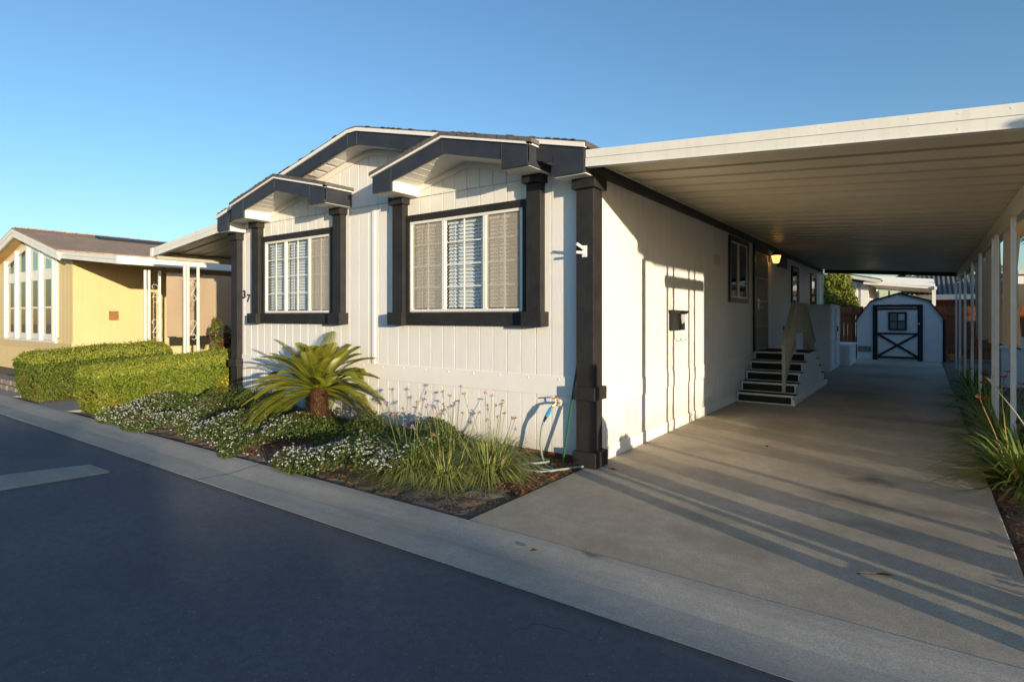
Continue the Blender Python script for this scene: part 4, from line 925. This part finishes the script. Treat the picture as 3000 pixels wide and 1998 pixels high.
garlic((-1.72, -.98, 0), 520, .48, 7, 'outermost garlic clump mingling with the white flowers', .3)
garlic((-.95, -1.22, 0), 700, .47, 6, 'front garlic clump spilling onto bare soil at the curb', .45)
garlic((-1.30, -.72, 0), 900, .52, 8, 'back garlic clump with faded flower stalks against the white wall', .2)
garlic((-.70, -.88, 0), 1050, .54, 10, 'tallest garlic clump with lilac flowers nearest the faucet', .35)
garlic((-.92, -.48, 0), 700, .54, 8, 'garlic clump close to the wall behind the tallest one', .2)

# ------------------------------------------------------------------ daylilies on the right
def lily(loc, n, L, label, ang=None, wd=.0125, fl=0):
    r_ = clump('daylily', label, 'plant', loc, n, L * .88, wd, ['lily_leaf', 'garlic_dry'], (.08, 1.15), (.5, 1.2), .10, .14, 'daylilies along the driveway', ang)
    if fl:
        s = MB(); b_ = MB()
        for i in range(fl):
            a = random.uniform(0, 6.28); e = Vector((loc[0] + math.cos(a) * .25, loc[1] + math.sin(a) * .25, random.uniform(.6, .78)))
            s.tube([(loc[0], loc[1], 0), e], .004, 5)
            for k in range(6):
                q = k * 1.047; d = Vector((math.cos(q), math.sin(q), .5)).normalized(); sd = Vector((-math.sin(q), math.cos(q), 0)) * .018
                b_.add([e, e + d * .04 + sd, e + d * .075, e + d * .04 - sd], [(0, 1, 2, 3)])
        s.build('flower_stalks', 'lily_leaf', r_); b_.build('blossoms', 'orange_petal', r_)
    return r_
lily((3.58, 1.62, 0), 230, .92, 'largest daylily clump arching over the driveway with dried stalks')
lily((3.62, 2.25, 0), 200, .85, 'daylily clump right behind the largest one beside the first post')
lily((3.62, 3.05, 0), 180, .8, 'daylily clump below the pinched curtain', fl=2)
lily((3.58, 3.95, 0), 180, .78, 'daylily clump with red orange blossoms before the paired posts', fl=4)
lily((3.60, 5.1, 0), 170, .78, 'daylily clump just behind the paired posts')
lily((3.62, 6.2, 0), 160, .8, 'daylily clump with blossoms under the middle curtain', fl=4)
lily((3.58, 7.4, 0), 160, .78, 'dark daylily clump under the far curtain')
lily((3.60, 8.8, 0), 150, .8, 'dark daylily clump near the fourth post leaning over the concrete')
lily((3.66, 10.4, 0), 140, .8, 'daylily clump near the fifth post')
lily((3.8, 12.4, 0), 130, .8, 'farthest daylily clump toward the shed')
lily((4.1, .5, 0), 150, .8, 'outermost daylily clump at the corner of the bed'); lily((4.2, 2.6, 0), 130, .8, 'daylily clump outside the post line'); lily((4.2, 4.6, 0), 130, .8, 'daylily clump behind the pinched curtain on neighbour side', fl=2)
for pts, mt, lb in ((((3.50, 2.0, .05), (3.47, 2.12, .40), (3.455, 2.2, .70), (3.45, 2.24, .86)), 'dead_stalk', 'upright dried brown flower stalk above the lilies beside the first post'),
                    (((3.46, 1.85, .1), (3.38, 2.05, .40), (3.30, 2.22, .64), (3.275, 2.28, .75)), 'dead_stalk', 'leaning dried brown flower stalk with forked tip over the driveway'),
                    (((3.66, 1.95, .38), (3.56, 2.08, .58), (3.42, 2.2, .80), (3.33, 2.28, .93)), 'bone', 'pale bare twig slanting across the lilies')):
    m = MB(); sp = smooth_path(pts, 4); m.tube(sp, [.0065 - .0035 * i / len(sp) for i in range(len(sp))], 6)
    e = sp[-3]
    for k in range(5):
        d = Vector((random.gauss(0, 1), random.gauss(0, 1), 1)).normalized(); m.tube([e, e + d * .03, e + d * .055], [.003, .003, .004], 5)
    o = m.build('dry_stalk', mt); tag(o, lb, 'stalk')

# litter on the driveway
for (x, y, a, s, lb) in ((2.62, -1.28, .4, .055, 'dry twig and leaf lying on the driveway near the gutter'), (1.30, 1.95, 1.0, .03, 'tiny dark leaf on the driveway near the pillar'), (.25, -.05, .2, .05, 'reddish fallen leaf at the foot of the corner pillar'), (.72, -2.2, .9, .03, 'dark leaf in the concrete gutter')):
    m = MB(); c = Vector((x, y, .012)); d = Vector((math.cos(a), math.sin(a), 0)); q = Vector((-d.y, d.x, 0))
    m.add([c - d * s, c - q * s * .45 + Vector((0, 0, .012)), c + d * s, c + q * s * .4 + Vector((0, 0, .008)), c + Vector((0, 0, -.006))], [(0, 1, 4), (1, 2, 4), (2, 3, 4), (3, 0, 4)])
    if 'twig' in lb: m.tube([c, c - d * .15 + Vector((0, 0, -.006))], .004, 5)
    tag(m.build('fallen_leaf', 'red_leaf' if 'reddish' in lb else 'dead_leaf'), lb, 'leaf')

# ------------------------------------------------------------------ storage by the wall, shed
cb = thing('storage_cabinet', 'tall pale storage cabinet with panelled doors against the wall past steps', 'cabinet', (.35, 14, 0))
MB().box(.06, .66, 12.9, 15.2, .0, 1.88).box(.04, .70, 12.87, 15.23, 1.86, 1.90).build('body', 'shed_side', cb, bevel=.01)
for y in (12.93, 14.07):
    m = MB().box(.662, .684, y, y + 1.1, .06, 1.84)
    for z in ((.12, .92), (1.0, 1.78)):
        for a, b, c, d in ((y + .08, y + .16, *z), (y + .94, y + 1.02, *z), (y + .08, y + 1.02, z[0], z[0] + .06), (y + .08, y + 1.02, z[1] - .06, z[1])): m.box(.684, .700, a, b, c, d)
    dr = m.build('door', 'shed_side', cb, bevel=.003)
MB().tube([(.70, 14.1, 1.25), (.74, 14.1, 1.25), (.74, 14.1, 1.12)], .02, 8).build('latch', 'black', cb)
bx = thing('deck_box', 'low pale storage box with panelled sides beside the tall cabinet', 'storage box', (.6, 16, 0))
MB().box(.25, .93, 15.3, 17.3, .0, .62).build('body', 'shed_side', bx, bevel=.01); MB().box(.22, .98, 15.25, 17.35, .62, .68).build('lid', 'white_trim', bx, bevel=.01)
m = MB()
for a, b, c, d in ((.30, .36, .06, .56), (.80, .88, .06, .56), (.36, .80, .06, .12), (.36, .80, .50, .56)): m.box(a, b, 15.28, 15.299, c, d)
for a, b, c, d in ((15.4, 15.5, .06, .56), (17.1, 17.2, .06, .56), (15.5, 17.1, .06, .12), (15.5, 17.1, .5, .56)): m.box(.931, .945, a, b, c, d)
m.build('panel_moulding', 'shed_side', bx)

sh = thing('garden_shed', 'barn roof storage shed with black trim and crossed door', 'shed', (2.1, 19.2, 0))
G = [(.81, 1.44), (1.24, 2.09), (2.1, 2.36), (2.96, 2.09), (3.39, 1.44)]
def zsh(x):
    for (a, za), (b, zb) in zip(G, G[1:]):
        if a <= x <= b: return za + (zb - za) * (x - a) / (b - a)
    return 1.44
m = MB(); siding(m, 'y', 19.2, -1, .82, 3.38, lambda u: (0, zsh(u)), [.82 + .128 * k for k in range(1, 20)], .01, .008, vgap=[1.24, 2.1, 2.96])
m.box(.84, .86, 19.22, 21.2, 0, 1.44); m.box(3.34, 3.38, 19.2, 21.2, 0, 1.44); m.build('wall', 'shed_side', sh)
m = MB(); P2 = [(a, z + .05) for a, z in G]; P2[0] = (.76, 1.40); P2[-1] = (3.44, 1.40); m.strip(P2, [(a, z - .055) for a, z in P2], 'y', 19.12, 21.3); m.build('roof', 'black_trim', sh)
m = MB().box(1.31, 1.46, 19.15, 19.195, .0, 1.98).box(2.64, 2.79, 19.15, 19.195, 0, 1.98).box(1.46, 2.64, 19.15, 19.195, 1.90, 1.98).box(3.37, 3.43, 19.14, 19.195, 0, 1.42); m.build('door_frame', 'black_trim', sh)
dd = MB(); siding(dd, 'y', 19.185, -1, 1.46, 2.64, lambda u: (.08, 1.88), [1.6 + .128 * k for k in range(8)], .01, .006); dd = dd.build('door', 'shed_side', sh)
m = MB(); yb_ = (19.15, 19.18)
for za_, zb_ in ((1.80, 1.86), (.92, .98), (.07, .14)): MB().box(1.46, 2.64, *yb_, za_, zb_).build('door_rail', 'black_trim', dd)
MB().bar((1.48, 19.163, .92), (2.62, 19.163, .15), .03, .075).build('cross_brace', 'black_trim', dd); MB().bar((1.48, 19.169, .15), (2.62, 19.169, .92), .03, .075).build('cross_brace', 'black_trim', dd)
m = MB().box(1.78, 1.83, 19.13, 19.18, 1.07, 1.72).box(2.28, 2.33, 19.13, 19.18, 1.07, 1.72).box(1.83, 2.28, 19.13, 19.18, 1.67, 1.72).box(1.83, 2.28, 19.13, 19.18, 1.07, 1.12).box(2.045, 2.065, 19.14, 19.18, 1.12, 1.67).box(1.83, 2.28, 19.14, 19.178, 1.385, 1.405).build('window', 'black_trim', dd)
MB().box(1.83, 2.28, 19.165, 19.172, 1.12, 1.67).build('pane', darkglass('shed_pane', (.2, .22, .24)), m)
m = MB()
for k in range(4): m.box(2.08, 2.26, 19.150, 19.163, 1.43 + k * .055, 1.46 + k * .055)
m.build('shutter_slats', 'shed_side', dd)
MB().box(2.60, 2.70, 19.12, 19.15, 1.28, 1.33).build('hasp', 'steel', dd)
m = MB()
for k in range(3): m.box(.86 + k * .14, .98 + k * .14, 19.17, 19.195, .28, .48)
m.build('base_vent', 'grey_plastic', sh)

# ------------------------------------------------------------------ fences
def fence(name, label, x0, x1, y, h, group=None, seed=0, axis='y'):
    r_ = random.Random(seed); root = thing(name, label, 'fence', (x0 if axis == 'y' else y, y if axis == 'y' else x0, 0)); m = MB(); x = x0
    while x < x1:
        w_ = .14; hh = h + r_.uniform(-.015, .015)
        pts = [(x, -.02), (x + w_ - .006, -.02), (x + w_ - .006, hh - .06), (x + w_ - .03, hh - .015), (x + w_ * .5, hh), (x + .03, hh - .015), (x, hh - .06)]
        m.prism(pts, axis if axis == 'y' else 'x', y + r_.uniform(-.004, .004), y + .02); x += w_
    m.build('pickets', 'fence', root)
    m = MB()
    for z in (.35, h - .35): m.box(x0, x1, y - .05, y - .005, z, z + .09) if axis == 'y' else m.box(y - .05, y - .005, x0, x1, z, z + .09)
    m.build('rails', 'fence', root); return root
fence('wood_fence', 'reddish brown wood fence with rounded pickets running behind shed', -6, 14, 21.6, 1.96)
fence('wood_fence', 'reddish brown side fence behind the right neighbour yard', 17.0, 21.5, 9.5, 1.95, axis='x', seed=3)
for x, s in ((3.62, 1), (3.90, .85)):
    m = MB(); m.lathe((x, 20.9, -.03), [(.07 * s, 0), (.10 * s, .17 * s), (.115 * s, .17 * s), (.115 * s, .21 * s), (.09 * s, .21 * s)], 14)
    tag(m.build('terracotta_pot', 'terracotta'), 'terracotta pot by the fence foot, %s of the two' % ('larger' if s == 1 else 'smaller one'), 'pot', 'terracotta pots by the fence')
wp = MB()
for k in range(20): wp.box(4.55 + k * .16, 4.70 + k * .16, 13.6, 13.63, 0, 1.05 + (.35 if k > 12 else 0))
wp.box(4.5, 7.8, 13.57, 13.6, .2, .3); wp.box(4.5, 7.8, 13.57, 13.6, .85, .95)
tag(wp.build('vinyl_fence', 'shed_side'), 'low white vinyl fence seen under the carport curtains', 'fence')
wb_ = MB().box(4.2, 4.9, 11.2, 11.9, 0, .85).box(4.17, 4.93, 11.17, 11.93, .85, .89).build('white_bin', 'shed_side'); tag(wb_, 'pale square storage bin in the neighbour side yard below the curtains', 'bin')

# ------------------------------------------------------------------ generic tree crowns
def crown(root, c, R, n, size, mat, squash=(1, 1, 1), lumps=26, seed=0):
    r_ = np.random.default_rng(seed); C0 = np.array(c); L = r_.normal(0, 1, (lumps, 3)); L /= np.linalg.norm(L, axis=1)[:, None]; L *= r_.uniform(.45, .85, (lumps, 1)); lr = r_.uniform(.22, .42, lumps)
    i = r_.integers(0, lumps, n); q = r_.normal(0, 1, (n, 3)); q /= np.linalg.norm(q, axis=1)[:, None]
    P = (L[i] + q * (lr[i] * r_.uniform(.75, 1.08, n))[:, None]) * R * np.array(squash) + C0
    leaves(P, q, size, 'crown', mat, root, .6, .5)
tr_ = thing('bushy_tree', 'sunlit bushy green tree behind the fence left of the shed', 'tree', (-.1, 23.2, 0))
m = MB().tube([(-.1, 23.2, -.05), (-.08, 23.2, .8), (-.12, 23.2, 1.9)], [.09, .07, .05], 8)
for k in range(6): a = k * 1.05; m.tube([(-.1, 23.2, 1.2 + k * .1), (-.1 + .5 * math.cos(a), 23.2 + .5 * math.sin(a), 2.2 + k * .12)], [.04, .015], 6)
m.build('trunk', 'bark', tr_); crown(tr_, (-.15, 23.2, 2.55), 1.0, 9000, .065, 'tree_leaf', (.92, .9, 1.15), 30, 5)

# rose shrub against the yellow curtain, small weeds
rs_ = thing('rose_shrub', 'leggy green shrub with reddish tips beside the left corner pillar', 'shrub', (-8.95, .70, 0))
m = MB()
for k in range(7): a = k * .9; m.tube([(-8.95, .70, 0), (-8.95 + .08 * math.cos(a), .70 + .08 * math.sin(a), .6), (-8.95 + .2 * math.cos(a), .70 + .2 * math.sin(a), 1.05 + .06 * k)], [.012, .009, .004], 5)
m.build('canes', 'bark', rs_); crown(rs_, (-8.95, .70, 1.16), .30, 1100, .032, 'rose_leaf', (.75, .75, 1.3), 16, 9)
rd = thing('plum_shrub', 'dark plum coloured shrub in shade beside the left corner pillar', 'shrub', (-8.72, .92, 0))
m = MB()
for k in range(6): a = k * 1.05; m.tube([(-8.72, .92, 0), (-8.72 + .15 * math.cos(a), .92 + .15 * math.sin(a), 1.0)], [.012, .004], 5)
m.build('canes', 'bark', rd); crown(rd, (-8.72, .92, 1.05), .28, 1100, .034, 'red_foliage', (.9, .9, 1.), 16, 10)

# ------------------------------------------------------------------ yellow house
yh = thing('yellow_house', 'pale yellow mobile home with white trim and brown shingle roof', 'house', (-18.3, 0, 0))
YX, YR = -14.85, -18.42
def zy(x): return 4.06 - .235 * abs(x - YR)
YG = [YX - .2 * k for k in range(1, 35)]
YW = (-20.42, -16.08)
def wtop(x): return zy(x) - .38
m = MB(); siding(m, 'y', 0, -1, -21.9, YX, lambda u: (-.03, zy(u) - .17), [YX - .1 * k for k in range(1, 70)], .012, .012); m.build('front_wall', 'yellow', yh)
m = MB(); siding(m, 'x', YX, 1, 0, 17, lambda u: (-.03, 3.04), [.4 * k + .2 for k in range(42)], .012, .008); m.build('side_wall', 'yellow', yh)
m = MB().box(YX, YX + .012, 0, 17, .66, .86).box(-21.9, YX, -.02, 0, .66, .86); m.build('band_board', 'yellow', yh)
m = MB()
for sx in (-1, 1):
    p = [(YR, 4.10), (YR + sx * 3.75, zy(YR + 3.75) + .04)]; m.strip(p, [(x, z - .06) for x, z in p], 'y', -.36, 17.2)
for k in range(60): m.box(YR - .13, YR + .13, -.3 + k * .29, -.3 + k * .29 + .26, 4.085, 4.115 + .006 * (k % 2))
m.build('roof', 'shingle', yh)
m = MB().prism([(YR + .5, zy(YR + .5) + .05), (YR + .9, zy(YR + .9) + .05), (YR + .9, zy(YR + .9) + .11), (YR + .5, zy(YR + .5) + .11)], 'y', 1.5, 4.3); m.build('roof_vent', 'black', yh)
m = MB(); xs = [YR - 3.72, YR, YR + 3.72]
m.strip([(x, zy(x) + .0) for x in xs], [(x, zy(x) - .09) for x in xs], 'y', -.37, -.30); m.strip([(x, zy(x) - .09) for x in xs], [(x, zy(x) - .22) for x in xs], 'y', -.345, -.30)
m.build('fascia_board', 'white_metal', yh)
m = MB(); m.strip([(x, zy(x) - .19) for x in xs], [(x, zy(x) - .20) for x in xs], 'y', -.30, -.01); m.build('soffit', 'yellow_deep', yh)
# window group: four tall bays with slanted transoms
n4 = 4; wW = (YW[1] - YW[0]) / n4
fr = MB(); X0, X1 = YW[0] - .08, YW[1] + .08
fr.strip([(X0, 2.85), (YR + .2 + .6, 3.62) if False else (X1, 2.85)], [(X0, 2.72), (X1, 2.72)], 'y', -.03, -.004) if False else None
for i in range(n4 + 1):
    x = YW[0] + i * wW; fr.prism([(x - .06, .90), (x + .06, .90), (x + .06, zy(x) - .33), (x - .06, zy(x) - .33)], 'y', -.085, -.004)
for i in range(n4):
    a = YW[0] + i * wW + .06; b = a + wW - .12
    fr.box(a, b, -.03, -.004, 2.57, 2.86); fr.box(a, b, -.03, -.004, .92, 1.08); fr.box(a, b, -.035, -.004, 1.78, 1.83)
    fr.prism([(a, zy(a) - .50), (b, zy(b) - .50), (b, zy(b) - .33), (a, zy(a) - .33)], 'y', -.03, -.004)
    for x in (a, b - .09): fr.box(x, x + .09, -.055, -.004, 1.08, 2.57); fr.prism([(x, 2.86), (x + .09, 2.86), (x + .05, zy(x) - .50), (x, zy(x) - .50)], 'y', -.055, -.004)
fr.box(X0 - .04, X1 + .06, -.06, -.004, .84, .90); fr.box(X1 + .02, X1 + .12, -.05, -.004, 1.0, zy(X1) - .33)
wr = fr.build('window', 'white_metal', yh, 'tall four bay window with slanted transoms')
m = MB()
for i in range(n4):
    a = YW[0] + i * wW + .15; b = a + wW - .30
    m.box(a, b, -.012, -.006, 1.08, 1.78, 1); m.box(a, b, -.012, -.006, 1.83, 2.57, 0)
    m.prism([(a, 2.86), (b, 2.86), (b, zy(b) - .50), (a, zy(a) - .50)], 'y', -.012, -.006, 0 if i < 2 else 2)
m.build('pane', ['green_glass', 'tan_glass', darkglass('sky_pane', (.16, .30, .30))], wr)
ya, _ = cover('yellow_house_awning', 'long white metal awning along the yellow house', YX + .05, -11.27, -.3, 17, 3.03, 2.70, 1, .02)
posts(ya, -11.42, [(.31, .39, .61), (3.6,), (7,), (11,)], 2.6); scroll(ya, -11.42, .40, .62, (.45, 1.25, 2.05))
o = MB().box(YX + .012, YX + .05, .80, 1.01, 1.46, 1.70).build('wall_plaque', 'brown_plaque'); tag(o, 'small square brown plaque on the yellow side wall', 'plaque')
sw = MB(); r2 = random.Random(5)
for z in range(2):
    x = -15.5
    while x < -12.0:
        w_ = r2.uniform(.25, .45); sw.box(x, x + w_ - .02, -1.75 + r2.uniform(-.02, .02), -1.4, z * .11, z * .11 + .10); x += w_
tag(sw.build('stone_wall', 'stone', bevel=.015), 'low stacked stone border at the far left edge before the yellow house', 'stone wall')

# ------------------------------------------------------------------ houses beyond the fence
bh = thing('grey_house', 'pale grey house with white patio cover beyond the back fence', 'house', (-2, 29, 0))
MB().box(-9, .62, 27.6, 36, 0, 3.15).prism([(-9, 3.15), (.62, 3.15), (-4.2, 4.3)], 'y', 27.6, 27.65).build('wall', 'gray_wall', bh)
MB().box(.0, .16, 27.50, 27.6, 0, 3.2).box(.30, .62, 27.54, 27.6, 0, 3.2).build('corner_post', 'white_trim', bh)
MB().box(-.35, .05, 27.55, 27.6, 1.2, 2.3).build('window', 'dark_glass', bh)
m = MB(); m.strip([(-4.2, 4.45), (1.15, 3.30)], [(-4.2, 4.30), (1.15, 3.15)], 'y', 26.9, 27.0); m.build('fascia_board', 'gray_wall', bh)
m = MB(); m.strip([(-4.2, 4.52), (1.15, 3.36)], [(-4.2, 4.46), (1.15, 3.30)], 'y', 26.9, 37); m.build('roof', 'shingle_grey', bh)
m = MB()
m.add([(.45, 27.0, 3.12), (3.25, 27.0, 2.80), (3.25, 27.0, 2.90), (.45, 27.0, 3.22)], [(0, 1, 2, 3)])
m.box(3.2, 3.3, 26.9, 33, 2.78, 2.92)
for k in range(12):
    y0_, y1_ = 27 + k * .5, 27.5 + k * .5; z0_, z1_ = 2.92 + k * .055, 2.92 + k * .055 + .055
    m.add([(.45, y0_, z0_ + .28), (3.25, y0_, z0_), (3.25, y1_, z1_ - .02), (.45, y1_, z1_ + .26)], [(0, 1, 2, 3)]); m.add([(.45, y1_, z1_ + .26), (3.25, y1_, z1_ - .02), (3.25, y1_, z1_), (.45, y1_, z1_ + .28)], [(0, 1, 2, 3)])
m.add([(.45, 27.0, 3.12), (3.25, 27.0, 2.80), (3.25, 33, 2.80), (.45, 33, 3.12)], [(3, 2, 1, 0)])
m.build('patio_cover', 'white_metal', bh); MB().box(3.12, 3.26, 27.0, 27.14, 0, 2.8).box(1.2, 1.3, 32.8, 32.9, 0, 3).build('patio_post', 'white_metal', bh)
ch = thing('ribbed_roof_house', 'house with ribbed grey metal roof and white fascia beyond fence', 'house', (6, 33, 0))
MB().box(2.2, 12, 33.3, 40, 0, 2.5).build('wall', 'brown_board', ch); MB().box(1.8, 12.5, 32.5, 32.6, 2.45, 2.72).build('fascia_board', 'white_trim', ch)
m = MB(); x = 1.8
while x < 12.4:
    m.add([(x, 32.5, 2.72), (x + .12, 32.5, 2.72), (x + .12, 36.5, 3.95), (x, 36.5, 3.95)], [(0, 1, 2, 3)], 0); m.add([(x + .12, 32.5, 2.76), (x + .22, 32.5, 2.76), (x + .22, 36.5, 3.99), (x + .12, 36.5, 3.99)], [(0, 1, 2, 3)], 1)
    m.add([(x + .12, 32.5, 2.72), (x + .12, 32.5, 2.76), (x + .12, 36.5, 3.99), (x + .12, 36.5, 3.95)], [(0, 1, 2, 3)], 1); x += .22
m.build('roof', ['shingle_grey', 'stone'], ch)
th = thing('tan_house', 'tan house with white eave at the far right behind the last post', 'house', (10, 30, 0))
MB().box(6.6, 14, 29, 38, 0, 3.15).build('wall', 'yellow_deep', th); MB().box(6.2, 14.5, 28.3, 28.4, 3.0, 3.35).build('fascia_board', 'white_trim', th)
m = MB(); m.strip([(6.2, 3.6), (14.5, 3.6)], [(6.2, 3.42), (14.5, 3.42)], 'y', 28.2, 38); m.build('roof', 'gray_wall', th)
m = MB()
for k in range(4): m.box(6.75, 7.3, 28.9, 28.99, 2.2 + k * .2, 2.24 + k * .2)
m.box(6.7, 6.75, 28.9, 28.99, 2.1, 3.0); m.build('shutter', 'stone', th)

def fan_palm(loc, H, R, n, label, seed):
    random.seed(seed); root = thing('fan_palm', label, 'palm', loc, 'palms beyond the back fence')
    MB().tube([loc, (loc[0] + .1, loc[1], H * .5), (loc[0], loc[1], H)], [.28, .22, .2], 10).build('trunk', 'bark', root)
    m = MB()
    for i in range(n):
        a = random.uniform(0, 6.28); e = random.uniform(-1.0, 1.3); d = Vector((math.cos(a) * math.cos(e), math.sin(a) * math.cos(e), math.sin(e)))
        c = Vector((loc[0], loc[1], H)); p = c + d * R * .5; m.tube([c, p], .02, 4)
        sd = d.cross(Vector((0, 0, 1))).normalized(); up = sd.cross(d)
        for k in range(13):
            q = (k - 6) / 6 * 1.25; f = d * math.cos(q) + sd * math.sin(q); tip = p + f * R * .55 + Vector((0, 0, -.25 * R * random.uniform(.3, 1)))
            w_ = up * .012 + sd * .025; m.add([p - w_, p + w_, (p + tip) / 2 + w_ * 1.5 + Vector((0, 0, .06 * R)), tip, (p + tip) / 2 - w_ * 1.5 + Vector((0, 0, .06 * R))], [(0, 1, 2, 3, 4)])
    m.build('crown', 'far_palm', root)
fan_palm((2.6, 50, 0), 5.0, 2.0, 44, 'fan palm beyond the patio cover, leftmost behind the fence', 1)
fan_palm((5.4, 46, 0), 4.9, 2.0, 44, 'fan palm above the ribbed roof beside the last carport post', 2)
fan_palm((4.3, 60, 0), 5.6, 2.4, 44, 'distant fan palm between the two others above the ribbed roof', 3)
fan_palm((8.1, 38, 0), 7.0, 1.9, 44, 'tall fan palm against the sky behind the nearest carport post', 4)
tm = thing('dark_tree', 'dark round tree behind the ribbed roof', 'tree', (3.6, 54, 0))
MB().tube([(3.6, 54, 0), (3.6, 54, 4)], [.2, .12], 8).build('trunk', 'bark', tm); crown(tm, (3.6, 54, 4.3), 1.7, 5000, .12, 'far_palm', (1, 1, 1), 24, 12)

# ------------------------------------------------------------------ out of view: next-door house, plus stand-ins added to shade the scene
nh = thing('neighbour_house', 'white mobile home next door on the right with awning', 'house', (10, 8, 0))
MB().box(8.2, 15, .03, 16.7, 0, 3.1).prism([(8.1, 3.1), (15.1, 3.1), (11.6, 3.95)], 'y', -.2, 16.9).build('wall', 'gray_wall', nh); MB().box(7.0, 8.2, -2.0, 16.5, 3.06, 3.24).build('awning', 'white_metal', nh)
hh = MB(); x = -40; zz = []; r3 = random.Random(11)
ph = [r3.uniform(0, 6) for _ in range(4)]
def htop(x): return 2.58 + .10 * math.sin(x * .9 + ph[0]) + .07 * math.sin(x * 2.3 + ph[1]) + .05 * math.sin(x * 5.1 + ph[2])
xs = [-30 + .3 * i for i in range(420)]
hh.strip([(x, htop(x)) for x in xs], [(x, -.05) for x in xs], 'y', -14.9, -14.0)
tag(hh.build('hedge_stand_in', 'hedge_core'), 'unseen stand-in hedge across the street, added to shade the road', 'hedge')  # unseen stand-in; height and wavy top set where street shade ends
up_ = MB().box(3.66, 3.82, -2.06 + .02, -1.92, -.03, .46).box(3.65, 3.83, -2.05, -1.91, .46, .49).build('box_stand_in', 'grey_plastic', bevel=.01); tag(up_, 'unseen short grey stand-in box casting a driveway stripe', 'stand-in box')  # unseen stand-in for whatever casts the lowest driveway stripe
mp_ = MB().box(3.715, 3.785, -1.76, -1.69, -.03, 1.42).box(3.71, 3.79, -1.765, -1.685, 1.42, 1.44).build('post_stand_in', 'post_white', bevel=.01); tag(mp_, 'unseen square white stand-in post casting a thin driveway stripe', 'post')  # added out of view to throw a thin stripe onto driveway and pillar
tb = MB().lathe((3.78, -1.5, -.03), [(.11, 0), (.15, .62), (.155, .64), (.15, .74), (.10, .84), (.03, .90)], 20).build('can_stand_in', 'grey_plastic', smooth=True); tag(tb, 'unseen domed grey stand-in casting a rounded shadow', 'trash can')  # unseen stand-in, domed so its shadow on the wall is rounded
pl = thing('planter_stand_in', 'unseen potted plant stand-in casting a broad driveway stripe', 'planter_stand_in', (3.82, -.93, 0))  # pot and plant added out of view to cast the broad stripe
MB().lathe((3.82, -.93, -.03), [(.14, 0), (.2, .3), (.21, .33), (.18, .33)], 18).build('pot', 'terracotta', pl); crown(pl, (3.82, -.93, .42), .24, 900, .04, 'cover_leaf', (1, 1, .6), 12, 3)
